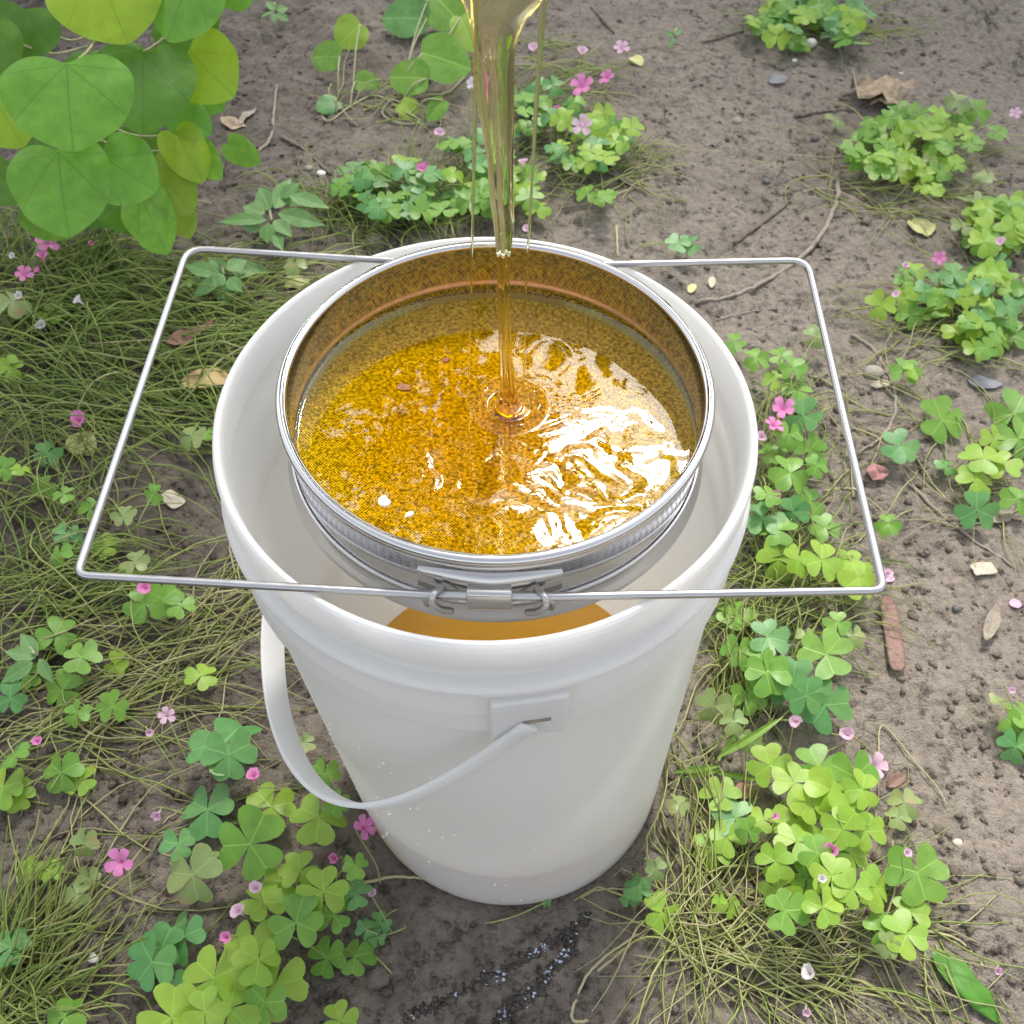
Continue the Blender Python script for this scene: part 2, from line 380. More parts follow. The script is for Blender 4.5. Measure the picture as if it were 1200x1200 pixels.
def tube(path, rad, n=8, vs=None, fs=None, flat=1.0, cap=True):
    """append a tube to vs, fs; rad a number or one per point"""
    vs = [] if vs is None else vs; fs = [] if fs is None else fs
    P = [np.asarray(p, float) for p in path]; o = len(vs)
    rad = [rad] * len(P) if isinstance(rad, (int, float)) else rad
    t0 = P[1] - P[0]; t0 = t0 / np.linalg.norm(t0)
    ref = np.array([0, 0, 1.0]) if abs(t0[2]) < .9 else np.array([1.0, 0, 0])
    s = np.cross(t0, ref); s /= np.linalg.norm(s)
    for i, p in enumerate(P):
        t = P[min(i + 1, len(P) - 1)] - P[max(i - 1, 0)]; t = t / (np.linalg.norm(t) + 1e-12)
        s = s - t * (s @ t); s /= np.linalg.norm(s) + 1e-12; w = np.cross(s, t)
        for k in range(n):
            a = 2 * math.pi * k / n
            vs.append(p + rad[i] * (math.cos(a) * s + flat * math.sin(a) * w))
    for i in range(len(P) - 1):
        for k in range(n):
            k2 = (k + 1) % n
            fs.append((o + i * n + k, o + i * n + k2, o + (i + 1) * n + k2, o + (i + 1) * n + k))
    if cap:
        fs.append(tuple(o + k for k in reversed(range(n)))); fs.append(tuple(o + (len(P) - 1) * n + k for k in range(n)))
    return vs, fs
def lathe(prof, n=128, c=(0, 0), shear=None, closed=False):
    vs = []; fs = []; m = len(prof)
    for k in range(n):
        a = 2 * math.pi * k / n
        for r, z in prof:
            sx = shear(z) if shear else 0
            vs.append((c[0] + sx + r * math.cos(a), c[1] + r * math.sin(a), z))
    for k in range(n):
        k2 = (k + 1) % n
        for i in range(m - 1 + (1 if closed else 0)):
            j = (i + 1) % m
            fs.append((k * m + i, k2 * m + i, k2 * m + j, k * m + j))
    return vs, fs
def tight(prof):
    out = []
    for a, b in zip(prof[:-1], prof[1:]):
        a = np.array(a); b = np.array(b); L = np.linalg.norm(b - a); e = min(.0005, L * .3)
        out += [tuple(a), tuple(a + (b - a) * e / L), tuple(b - (b - a) * e / L)]
    return out + [prof[-1]]
def box(vs, fs, c, ax, hs):
    c = np.asarray(c, float); o = len(vs); X, Y, Z = [np.asarray(a, float) for a in ax]
    for sx in (-1, 1):
        for sy in (-1, 1):
            for sz in (-1, 1): vs.append(c + sx * hs[0] * X + sy * hs[1] * Y + sz * hs[2] * Z)
    for f in ((0, 1, 3, 2), (4, 6, 7, 5), (0, 4, 5, 1), (2, 3, 7, 6), (0, 2, 6, 4), (1, 5, 7, 3)): fs.append(tuple(o + i for i in f))
def frame(n, xdir=None, spin=0):
    """rotation matrix with local z = n"""
    n = Vector(n).normalized()
    x = Vector(xdir) if xdir is not None else Vector((1, 0, 0))
    x = (x - n * x.dot(n)).normalized(); y = n.cross(x)
    R = Matrix((x, y, n)).transposed()
    return R @ Matrix.Rotation(spin, 3, 'Z') if spin else R
def set_mat(o, R, loc, sc):
    sx, sy, sz = (sc, sc, sc) if isinstance(sc, (int, float)) else sc
    o.matrix_basis = Matrix.Translation(Vector(tuple(map(float, loc)))) @ R.to_4x4() @ Matrix.Diagonal((sx, sy, sz, 1))

# ------------------------------------------------------------------ ground
def axis(lo, hi, step, far, g=1.17):
    a = list(np.arange(lo, hi + 1e-9, step)); s = step; x = a[-1]
    R = []
    while x < far: s = min(s * g, 8); x += s; R.append(x)
    s = step; x = a[0]; L = []
    while x > -far: s = min(s * g, 8); x -= s; L.append(x)
    return np.array(L[::-1] + a + R)
gx = axis(-.9, .92, .0028, 60); gy1 = list(axis(-.30, .55, .0026, 60))
gy1 = np.array([y for y in gy1 if y < .55]); s = .0026; ys = list(gy1); y = ys[-1]
while y < 1.45: s = min(s * 1.004, .006); y += s; ys.append(y)
while y < 80: s = min(s * 1.17, 8); y += s; ys.append(y)
gy = np.array(ys)
GX, GY = np.meshgrid(gx, gy); GZ = hgt(GX, GY)
nx, ny = len(gx), len(gy)
idx = np.arange(nx * ny).reshape(ny, nx)
quads = np.stack([idx[:-1, :-1], idx[:-1, 1:], idx[1:, 1:], idx[1:, :-1]], -1).reshape(-1, 4)
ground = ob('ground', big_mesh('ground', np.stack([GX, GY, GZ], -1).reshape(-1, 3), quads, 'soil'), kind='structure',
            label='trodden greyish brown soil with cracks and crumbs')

# loose crumbs
ICO = None
def ico():
    t = (1 + 5 ** .5) / 2
    v = np.array([(-1, t, 0), (1, t, 0), (-1, -t, 0), (1, -t, 0), (0, -1, t), (0, 1, t), (0, -1, -t), (0, 1, -t), (t, 0, -1), (t, 0, 1), (-t, 0, -1), (-t, 0, 1)], float)
    v /= np.linalg.norm(v[0])
    f = [(0, 11, 5), (0, 5, 1), (0, 1, 7), (0, 7, 10), (0, 10, 11), (1, 5, 9), (5, 11, 4), (11, 10, 2), (10, 7, 6), (7, 1, 8), (3, 9, 4), (3, 4, 2), (3, 2, 6), (3, 6, 8), (3, 8, 9), (4, 9, 5), (2, 4, 11), (6, 2, 10), (8, 6, 7), (9, 8, 1)]
    return v, np.array(f)
IV, IF = ico()
def crumbs(name, n, lo, hi, m, label):
    px = rng.uniform(-60, 1260, n * 3); py = rng.uniform(-20, 1260, n * 3)
    P = np.array([at(a, b) for a, b in zip(px, py)])
    w = rough_mask(P[:, 0], P[:, 1]) * (.5 + sst(-.1, .4, fbm(P[:, 0] * 6, P[:, 1] * 6, 77, 2)))
    d = np.hypot(P[:, 0] - BX, P[:, 1])
    keep = (rng.random(len(P)) < w * .9 + .06) & (d > .145)
    P = P[keep][:n]; n = len(P)
    r = lo + (hi - lo) * rng.random(n) ** 3.5
    z = hgt(P[:, 0], P[:, 1]) + r * .1
    V = IV[None] * (1 + .45 * rng.normal(size=(n, 12, 1)).clip(-1.2, 1.2)) * r[:, None, None] * np.array([1, 1, .6])
    V[..., 0] += P[:, 0, None]; V[..., 1] += P[:, 1, None]; V[..., 2] += z[:, None]
    F = IF[None] + (np.arange(n) * 12)[:, None, None]
    return ob(name, big_mesh(name, V.reshape(-1, 3), F.reshape(-1, 3), m, 3), kind='stuff', label=label, cat='soil')
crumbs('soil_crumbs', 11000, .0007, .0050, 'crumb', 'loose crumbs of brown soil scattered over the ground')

# ------------------------------------------------------------------ bucket
BZ = lambda z: BX * max(0, 1 - z / .39)
bucket = ob('bucket', None, loc=(BX, 0, 0), label='white plastic bucket with moulded collar and strap handle standing on the soil', cat='bucket')
out = [(.0, .004), (.122, .004), (.1268, .0), (.1316, .0008), (.1342, .005), (.1347, .012), (.1466, .366), (.1468, .3705), (.1502, .3716), (.1514, .3745), (.1506, .392), (.1468, .4100), (.1462, .4135), (.1518, .4146),
       (.1534, .4172), (.1534, .4206), (.1518, .4232), (.1450, .4244), (.1446, .4385), (.1500, .4396), (.1503, .4440), (.1503, .4560), (.1496, .4598), (.1482, .4617), (.1464, .4617), (.1452, .4600)]
inn = [(.1444, .4560), (.1428, .440), (.1424, .40), (.1430, .366), (.1316, .014), (.125, .008), (.0, .008)]
vs, fs = lathe(tight(out + inn), 160, (-BX, 0), BZ)
body = ob('body', mesh('bucket_body', vs, fs, 'plastic'), bucket, (0, 0, 0))
# strap handle pivoting on two lugs
AZ = math.radians(10)
def bail(s, L=.25, al=math.radians(50), e=.6, zp=.400, yr=.1555, AZ=math.radians(13.5)):
    y = -yr * math.cos(s); r = L * max(math.sin(s), 0) ** e
    X_ = -r * math.cos(al)
    return np.array([X_ * math.cos(AZ) - y * math.sin(AZ) - BX * .9, X_ * math.sin(AZ) + y * math.cos(AZ), zp - r * math.sin(al)]), np.array([-math.sin(al) * math.cos(AZ), -math.sin(al) * math.sin(AZ), math.cos(al)])
pts = []
S = np.linspace(.012, math.pi - .012, 400); q = np.array([bail(s)[0] for s in S])
ln = np.concatenate([[0], np.cumsum(np.linalg.norm(np.diff(q, axis=0), axis=1))])
Su = np.interp(np.linspace(0, ln[-1], 90), ln, S)
vs = []; fs = []
for i, s in enumerate(Su):
    p, nrm = bail(s); p2, _ = bail(min(s + .004, math.pi - .011)); p1, _ = bail(max(s - .004, .011))
    t = p2 - p1; t /= np.linalg.norm(t)
    end = min(i, len(Su) - 1 - i)
    # the strap stands on edge: its width runs across the bail plane, its thickness radially
    rad = np.cross(t, nrm); rad /= np.linalg.norm(rad)
    w = .0060 + .0035 * sst(6, 40, end); th = .0016
    for a, b_ in ((-1, -1), (1, -1), (1, 1), (-1, 1)): vs.append(p + a * w * nrm + b_ * th * rad)
    if i:
        o_ = 4 * i
        for k in range(4): fs.append((o_ - 4 + k, o_ - 4 + (k + 1) % 4, o_ + (k + 1) % 4, o_ + k))
fs.append((3, 2, 1, 0)); n4 = len(vs) - 4; fs.append((n4, n4 + 1, n4 + 2, n4 + 3))
hm = mesh('strap', vs, fs, 'plastic'); h_ = ob('handle', hm, bucket, (0, 0, 0))
md = h_.modifiers.new('bevel', 'BEVEL'); md.width = .0009; md.segments = 2; md.limit_method = 'ANGLE'
for sgn in (-1, 1):
    rd = np.array([-sgn * math.sin(AZ), sgn * math.cos(AZ), 0]); tg = np.array([math.cos(AZ), math.sin(AZ), 0]); zz = np.array([0, 0, 1.0])
    vs = []; fs = []; c0 = np.array([-BX + BZ(.39), 0, 0])
    box(vs, fs, c0 + rd * .1482 + zz * .3905, (tg, rd, zz), (.0205, .0060, .0205))
    lg = ob('handle_lug', mesh('lug', vs, fs, 'plastic', False), bucket)
    md = lg.modifiers.new('bevel', 'BEVEL'); md.width = .002; md.segments = 3
    vs = []; fs = []
    box(vs, fs, c0 + rd * .1534 + zz * .388 + tg * .004, (tg, rd, zz), (.0075, .0012, .0016))
    ob('slot', mesh('slot', vs, fs, 'pod_grey', False), lg)

vs = []; fs = []; sp_ = random.Random(5)
for _ in range(90):
    a = math.radians(sp_.gauss(215, 26)); z = .02 + .26 * sp_.random() ** 1.4; r0 = .1347 + (.1466 - .1347) * (z - .012) / .354; rad = sp_.uniform(.0004, .0011); o_ = len(vs)
    c_ = np.array([BZ(z) - BX + r0 * math.cos(a), r0 * math.sin(a), z])
    for v in IV: vs.append(c_ + v * rad)
    fs.extend([tuple(int(q) + o_ for q in f) for f in IF])
ob('spatter', mesh('spatter', vs, fs, 'wax'), bucket, kind='stuff')
HZ = .088
rh = .1316 - .0006 + (.1434 - .1316) * (HZ - .014) / .352
vs, fs = lathe([(0, HZ), (rh * .5, HZ), (rh, HZ), (rh - .004, .0095), (0, .0095)], 96, (BZ(HZ), 0))
ob('strained_honey', mesh('strained_honey', vs, fs, 'honey_deep'), label='deep amber strained honey lying in the bottom of the bucket', cat='honey')

# ------------------------------------------------------------------ sieve
SX, SY, SR, ST, SB = .0053, -.0022, .1152, .4875, .4321
sieve = ob('honey_sieve', None, loc=(SX, SY, SB), label='round stainless steel honey sieve held over the bucket by wire arms', cat='sieve')
def arc(c, r, a0, a1, n):
    return [(c[0] + r * math.cos(math.radians(a)), c[1] + r * math.sin(math.radians(a))) for a in np.linspace(a0, a1, n)]
zt = ST - SB
prof = [(.1098, 0.009), (.1098, .030)] + [(.1118, .033), (.1122, zt - .006)]
prof = [(.1120, .0015), (.1120, .0228), (.1115, .0236), (.1114, .0250), (.1119, .0262), (.1120, .0285), (.1121, zt - .004)] + arc((.1138, zt - .0030), .0030, 170, -80, 12) + [(.1136, zt - .0075), (.1150, zt - .0085), (.1152, zt - .0098), (.1134, zt - .0112), (.1132, .020), (.1132, .0015)]
vs, fs = lathe(prof, 160, closed=True)
ob('wall', mesh('sieve_wall', vs, fs, 'steel'), sieve)
prof = [(.1134, .0165), (.1148, .0160), (.1152, .0148), (.1144, .0136), (.1144, .0085), (.1154, .0075)] + arc((.1148, .0030), .0030, 60, -190, 12) + [(.1124, .004), (.1133, .0065)]
vs, fs = lathe(prof, 160, closed=True)
ob('bottom_ring', mesh('sieve_bottom_ring', vs, fs, 'steel'), sieve)
# gauze, dished
prof = [(r, .0128 - .0075 * (1 - (r / .1119) ** 2) ** 1.0) for r in np.linspace(0, .1119, 14)]
vs, fs = lathe(prof, 128); ob('gauze', mesh('gauze', vs, fs, 'gauze'), sieve)
# support arms: two U-shaped wires sliding in sleeves, lying on the bucket rim
WZ = BH + .0027; WR = .0021
corners = [at(220, 291, WZ), at(946, 305, WZ), at(1036, 692, WZ), at(90, 674, WZ)]
orig = np.array([SX, SY, SB])
def fillet(a, c, b, r, n=6):
    d1 = (a - c) / np.linalg.norm(a - c); d2 = (b - c) / np.linalg.norm(b - c)
    return [(1 - t) ** 2 * (c + d1 * r) + 2 * t * (1 - t) * c + t * t * (c + d2 * r) for t in np.linspace(0, 1, n)]
Lb, Rb_, Rf, Lf = corners
yF = SY - .1205; yB = SY + .1205
def arm(cb, cf, sgn, dz):
    up = np.array([0, 0, dz])
    reach = -sgn * .028
    eb = np.array([SX + reach, yB, WZ]) + up; ef = np.array([SX + reach, yF, WZ]) + up
    mb = np.array([SX + sgn * .03, yB, WZ]) + up; mf = np.array([SX + sgn * .03, yF, WZ]) + up
    P = [eb + np.array([-sgn * .002, .0, -.009]), eb + np.array([-sgn * .003, 0, -.003]), eb, mb] + fillet(mb, cb, cf, .012) + fillet(cb, cf, mf, .006) + [mf, ef, ef + np.array([-sgn * .003, 0, -.003]), ef + np.array([-sgn * .002, 0, -.009])]
    P = [p - orig for p in P]
    vs, fs = tube(P, WR, 10)
    return mesh('arm', vs, fs, 'wire')
ob('support_arm', arm(Lb, Lf, -1, -.0006), sieve); ob('support_arm', arm(Rb_, Rf, 1, .0001), sieve)
for sgn in (-1, 1):
    # clip: a plate welded to the wall and a folded sleeve holding both wires
    yy = (yF if sgn < 0 else yB) - SY
    vs = []; fs = []
    zc = WZ - SB - .001
    n = 24; a0 = math.pi / 2 * sgn
    for k in range(n + 1):
        a = a0 + (k / n - .5) * .62
        e = abs(k / n - .5) * 2
        hh = .0115 * (1 - .35 * e ** 3); r0 = .1134 + .0006; r1 = r0 + .0022 + .002 * (1 - e)
        for r, z in ((r0, zc - hh), (r1, zc - hh * .9), (r1, zc + hh * .9), (r0, zc + hh)): vs.append((r * math.cos(a), r * math.sin(a), z))
    for k in range(n):
        for i in range(3): fs.append((k * 4 + i, (k + 1) * 4 + i, (k + 1) * 4 + i + 1, k * 4 + i + 1))
    br = ob('bracket', mesh('bracket', vs, fs, 'bracket'), sieve)
    vs = []; fs = []
    prof = []
    for a in np.linspace(0, 2 * math.pi, 20, endpoint=False):
        cy, sz_ = math.cos(a), math.sin(a)
        prof.append((yy + .0040 * (abs(cy) ** .6) * (1 if cy > 0 else -1), zc - .0005 + .0072 * (abs(sz_) ** .6) * (1 if sz_ > 0 else -1)))
    for k, xx in enumerate((-.0108, .0108)):
        for (y_, z_) in prof: vs.append((xx, y_, z_))
    for i in range(20): fs.append((i, (i + 1) % 20, 20 + (i + 1) % 20, 20 + i))
    fs.append(tuple(range(19, -1, -1))); fs.append(tuple(range(20, 40)))
    sl = ob('sleeve', mesh('sleeve', vs, fs, 'bracket'), br)
    md = sl.modifiers.new('bevel', 'BEVEL'); md.width = .0007; md.segments = 2; md.limit_method = 'ANGLE'
    for s2 in (-1, 1):
        # wire loop closing each end of the clip
        xx = s2 * .0265
        P = [np.array([xx - s2 * .004, yy - sgn * .003, zc + .003]), np.array([xx, yy + sgn * .003, zc + .0055]), np.array([xx + s2 * .0005, yy + sgn * .0050, zc + .001]), np.array([xx - s2 * .003, yy + sgn * .0042, zc - .006]), np.array([xx - s2 * .008, yy + sgn * .0015, zc - .0115])]
        v2, f2 = tube(catmull(P, 6), .0019, 8); ob('hook', mesh('hook', v2, f2, 'wire'), br)

# ------------------------------------------------------------------ honey in the sieve
HL = .452; HR = .1117
imp = at(597, 470, HL)
wc = at(712, 582, HL)
nr, na = 170, 420
rr = np.linspace(0, 1, nr)[1:] * HR; aa = np.linspace(0, 2 * np.pi, na, endpoint=False)
A_, R_ = np.meshgrid(aa, rr); X_ = SX + R_ * np.cos(A_); Y_ = SY + R_ * np.sin(A_)
def surf(X_, Y_):
    d = np.hypot((X_ - wc[0]) / .055, (Y_ - wc[1]) / .036)
    m = np.exp(-d ** 2 * .8)
    z = .00012 * fbm(X_ * 26, Y_ * 26, 3, 2)
    wx = X_ + .012 * fbm(X_ * 40, Y_ * 40, 61, 2); wy = Y_ + .012 * fbm(X_ * 40, Y_ * 40, 63, 2)
    z = z + m * (.0011 * fbm(wx * 55, wy * 75, 7, 2) + .00030 * fbm(wx * 150, wy * 210, 8, 2))
    m2 = np.exp(-(np.hypot(X_ - at(500, 560, HL)[0], Y_ - at(500, 560, HL)[1]) / .022) ** 2)
    z = z + m2 * .0007 * fbm(wx * 90, wy * 90, 19, 2)
    di = np.hypot(X_ - imp[0], Y_ - imp[1] + .004)
    z = z + .0030 * np.exp(-((di - .0172) / .0024) ** 2) * (1 + .35 * fbm(X_ * 90, Y_ * 90, 71, 1)) + .0026 * np.exp(-(di / .006) ** 2) + .0006 * np.exp(-((di - .009) / .002) ** 2)
    e = np.hypot(X_ - SX, Y_ - SY)
    return HL + z + .0012 * np.exp(-(HR - e) / .0016)
Z_ = surf(X_, Y_)
V = np.stack([X_, Y_, Z_], -1).reshape(-1, 3)
ctr = np.array([[SX, SY, float(surf(np.array(SX), np.array(SY)))]])
nV = len(V)
zb = SB + .0045
bot = np.stack([SX + HR * np.cos(aa), SY + HR * np.sin(aa), np.full(na, zb)], -1)
V = np.concatenate([V, bot, ctr, [[SX, SY, zb]]])
id_ = np.arange(nV).reshape(nr - 1, na)
Q = np.stack([id_[:-1], np.roll(id_[:-1], -1, 1), np.roll(id_[1:], -1, 1), id_[1:]], -1).reshape(-1, 4)[:, ::-1]
faces = [tuple(map(int, f)) for f in Q]
ci = nV + na
for k in range(na):
    k2 = (k + 1) % na
    faces.append((ci, k, k2)); L_ = (nr - 2) * na
    faces.append((L_ + k, nV + k, nV + k2, L_ + k2)); faces.append((ci + 1, nV + k2, nV + k))
ob('honey', mesh('honey', V - np.array([SX, SY, SB]), faces, 'honey'), loc=(SX, SY, SB), label='golden honey filling the sieve, rippled where the stream lands', cat='honey')

# pouring honey
pour = ob('pouring_honey', None, loc=(imp[0], imp[1], HL), label='clear stream of honey pouring down into the sieve', cat='honey stream')
def zpy(py, p):                       # height above p at which a vertical line reaches picture row py
    lo, hi = .3, .85
    for _ in range(40):
        z = (lo + hi) / 2; q = np.array([p[0], p[1], z]) - CAM
        if 600 - FPX * (q @ CU) / (q @ _f) > py: lo = z
        else: hi = z
    return lo
def stream(rows, thick, seed, n=28, flute=.16):
    vs = []; fs = []; k = 0; o_ = 0
    rows = sorted(rows, key=lambda r: r[1])
    py_ = np.array([r[1] for r in rows]); cx_ = np.array([r[0] for r in rows]); w_ = np.array([r[2] for r in rows]); th_ = np.array([r[3] if len(r) > 3 else thick for r in rows])
    N = 130; PY = np.linspace(py_[0], py_[-1], N); kr = np.hanning(11); kr /= kr.sum()
    sm = lambda a: np.convolve(np.pad(np.interp(PY, py_, a), 5, 'edge'), kr, 'valid')
    CXs, Ws, Ts = sm(cx_), sm(w_), sm(th_)
    for i, py in enumerate(PY):
        z = zpy(py, imp); c = at(CXs[i], py, z); w = psize(Ws[i], c) / 2; th = Ts[i]
        # keep the stream in the upright plane through the landing point
        for j in range(n):
            a = 2 * math.pi * j / n
            fl = 1 + flute * math.sin(5 * a + seed + py * .004) * th + .05 * math.sin(9 * a + seed * 2)
            vs.append(np.array([c[0] + w * math.cos(a) * (1 + .03 * math.sin(py * .05 + seed)), imp[1] + w * th * math.sin(a) * fl, z]) - np.array([imp[0], imp[1], HL]))
        if i:
            for j in range(n):
                j2 = (j + 1) % n; fs.append(((i - 1) * n + j, i * n + j, i * n + j2, (i - 1) * n + j2))
    fs.append(tuple(range(n))); fs.append(tuple((N - 1) * n + j for j in reversed(range(n))))
    return vs, fs
vs, fs = stream([(586, -70, 170, .35), (586, -30, 122, .35), (588, 0, 96, .35), (582, 25, 62, .4), (579, 60, 50, .45), (580, 110, 44, .5), (586, 180, 33, .6), (588, 240, 27, .7), (591, 262, 24, .85), (590, 292, 18, .95), (590, 330, 15, 1), (592, 420, 14, 1), (595, 462, 18, 1), (596, 474, 30, 1), (597, 484, 40, 1)], .6, 1.3)
ob('main_stream', mesh('main_stream', vs, fs, 'stream'), pour)
vs, fs = stream([(556, -40, 14), (558, 0, 10), (558, 70, 6), (556, 160, 5), (554, 250, 3.4), (552, 340, 2.2), (549, 470, 1.6)], 1, .4, 10, 0)
ob('thin_strand', mesh('thin_strand', vs, fs, 'stream'), pour)
vs, fs = stream([(638, -40, 16), (636, 0, 10), (633, 60, 7), (628, 130, 5), (623, 220, 3.4), (617, 320, 2.4), (613, 470, 1.6)], 1, .9, 10, 0)
ob('thin_strand', mesh('thin_strand', vs, fs, 'stream'), pour)
# scraps floating on the honey
def scrap(px, py, w, h, m, nm, lab, cat, z=HL + .0006, th=.0012, rot=0, seed=0, group=None):
    p = at(px, py, z); a, b_ = psize(w, p) / 2, psize(h, p) / 2; r = random.Random(seed)
    n = 9; top = []; bo = []
    for k in range(n):
        t = 2 * math.pi * k / n; j = r.uniform(.7, 1.1)
        x, y = a * math.cos(t) * j, b_ * math.sin(t) * j
        x, y = x * math.cos(rot) - y * math.sin(rot), x * math.sin(rot) + y * math.cos(rot)
        top.append((x * .9, y * .9, th * r.uniform(.6, 1.3))); bo.append((x, y, 0))
    vs = bo + top; fs = [tuple(range(n - 1, -1, -1)), tuple(range(n, 2 * n))] + [(k, (k + 1) % n, n + (k + 1) % n, n + k) for k in range(n)]
    return ob(nm, mesh(nm, vs, fs, m, False), loc=p, label=lab, cat=cat, group=group)
scrap(450, 588, 16, 18, 'wax', 'wax_flake', 'squarish white wax flake floating on the honey near the front rim', 'wax flake', seed=2)
scrap(480, 603, 15, 7, 'wax', 'wax_flake', 'slim white wax flake floating beside the squarish flake', 'wax flake', rot=.5, seed=3)
scrap(474, 455, 20, 15, 'brown_crumb', 'comb_crumb', 'brown comb crumb floating on the honey left of the stream', 'crumb', z=HL - .001, seed=4)
scrap(523, 423, 10, 8, 'brown_crumb', 'comb_crumb', 'tiny brown comb crumb behind the larger brown crumb', 'crumb', z=HL - .001, seed=5)

# ------------------------------------------------------------------ leaf and flower shapes
def leaflet(seed, droop, fold):
    r = random.Random(seed)
    bd = [(0, 0), (.13, .15), (.32, .36), (.54, .515), (.74, .56), (.89, .51), (.985, .37), (1.0, .23), (.94, .09), (.86, 0)]
    md_ = [0, .13, .28, .44, .58, .68, .76, .81, .84, .86]
    vs = []; idx = {}
    def z(x, y): return fold * abs(y) - droop * x * x + .03 * math.sin(7 * x + 5 * y + seed) * abs(y)
    def add(x, y):
        vs.append((x, y, z(x, y))); return len(vs) - 1
    fs = []
    mids = [add(m_, 0) for m_ in md_]
    for sg in (1, -1):
        hv = []; ov = []
        for (bx_, by_), m_ in zip(bd, md_):
            j = r.uniform(.96, 1.04)
            hv.append(add((bx_ + m_) / 2, sg * by_ * .5) if by_ else None); ov.append(add(bx_, sg * by_ * j) if by_ else None)
        for i in range(len(bd) - 1):
            for A, B in ((mids, hv), (hv, ov)):
                a, b_, c, d = A[i], A[i + 1], B[i + 1], B[i]
                a = mids[i] if a is None else a; b_ = mids[i + 1] if b_ is None else b_
                c = mids[i + 1] if c is None else c; d = mids[i] if d is None else d
                f = []
                for q in ((a, b_, c, d) if sg > 0 else (d, c, b_, a)):
                    if q not in f: f.append(q)
                if len(f) >= 3: fs.append(tuple(f))
    return vs, fs
LEAFLET = {}
for mname in ('lime', 'green', 'blue', 'dull'):
    LEAFLET[mname] = [mesh('leaflet_' + mname, *leaflet(k, dr, fo), mname) for k, (dr, fo) in enumerate(((.12, .12), (.25, .22), (.02, .05), (.4, .35)))]
def heart(seed, wav=.05, cup=-.06, pts=None):
    bd = pts or [(0, 0), (-.08, .10), (-.12, .22), (-.10, .35), (.01, .46), (.17, .52), (.36, .525), (.55, .48), (.72, .385), (.85, .26), (.94, .12), (1.0, 0)]
    m_ = np.linspace(0, 1, len(bd)) ** 1.15
    vs = []; fs = []; r = random.Random(seed); ph = r.uniform(0, 6); K = (0, .25, .5, .75, 1)
    def z(x, y): return cup * 2.2 * y * y - .12 * x * x + wav * 1.3 * math.sin(9 * x + 6 * y + ph) * min(1, (abs(y) * 2.2) ** 2) + .10 * abs(y)
    rows = []
    for sg in (1, -1):
        R = []
        for i, (x, y) in enumerate(bd):
            row = []
            for k in K:
                xx = m_[i] + (x - m_[i]) * k; yy = sg * y * k * (1 + (.03 * math.sin(i * 2.1 + ph) if k == 1 else 0))
                vs.append((xx, yy, z(xx, yy))); row.append(len(vs) - 1)
            R.append(row)
        for i in range(len(bd) - 1):
            for k in range(len(K) - 1):
                f = (R[i][k], R[i + 1][k], R[i + 1][k + 1], R[i][k + 1])
                fs.append(f if sg > 0 else f[::-1])
    return vs, fs
POINTED = [(0, 0), (.02, .05), (.10, .14), (.22, .22), (.36, .265), (.50, .26), (.63, .22), (.75, .16), (.86, .09), (.94, .04), (1.0, 0)]
ROUND = [(0, 0), (-.06, .12), (-.06, .26), (.02, .40), (.16, .50), (.34, .54), (.54, .51), (.72, .43), (.86, .30), (.95, .16), (1.0, 0)]
SLIM = [(0, 0), (.05, .05), (.18, .105), (.34, .135), (.52, .14), (.70, .115), (.85, .07), (.95, .028), (1.0, 0)]
def weld(me):
    import bmesh
    b = bmesh.new(); b.from_mesh(me); bmesh.ops.remove_doubles(b, verts=b.verts, dist=1e-5)
    bmesh.ops.recalc_face_normals(b, faces=b.faces); b.to_mesh(me); b.free(); return me
HEART = {m_: [weld(mesh(m_, *heart(k * 5 + 1), m_)) for k in range(3)] for m_ in ('heart', 'heart_yellow', 'heart_deep', 'heart_worn')}
WEED = [weld(mesh('weed_leaf', *heart(k + 40, .03, .1, POINTED), 'weed')) for k in range(2)]
RND = {m_: [weld(mesh('round_' + m_, *heart(k + 50, .04, -.03, ROUND), m_)) for k in range(2)] for m_ in ('green', 'lime', 'blue')}

def flower_mesh(m_, seed, half):
    r = random.Random(seed); vs = []; fs = []
    for k in range(5):
        a = 2 * math.pi * k / 5 + r.uniform(-.15, .15); o_ = len(vs); c, s_ = math.cos(a), math.sin(a); op = half * r.uniform(.8, 1.15)
        for (rad, wd, zz) in ((.06, .05, -.75), (.14, .12, -.25), (.42 * op, .27, .0), (.80 * op, .36, .10), (1.0 * op, .20, .06)):
            for j in (-1, 0, 1):
                x, y = rad, j * wd
                zc = zz + (1 - op) * rad * .9 + (-.05 if j == 0 else 0)
                vs.append((x * c - y * s_, x * s_ + y * c, zc))
        for i in range(4):
            for j in range(2): fs.append((o_ + i * 3 + j, o_ + i * 3 + j + 1, o_ + (i + 1) * 3 + j + 1, o_ + (i + 1) * 3 + j))
    return mesh('flower', vs, fs, m_)
FLOWER = {m_: [flower_mesh(m_, 3 * k, (1.0, .62, .42)[k]) for k in range(3)] for m_ in ('pink', 'pale', 'white_petal')}

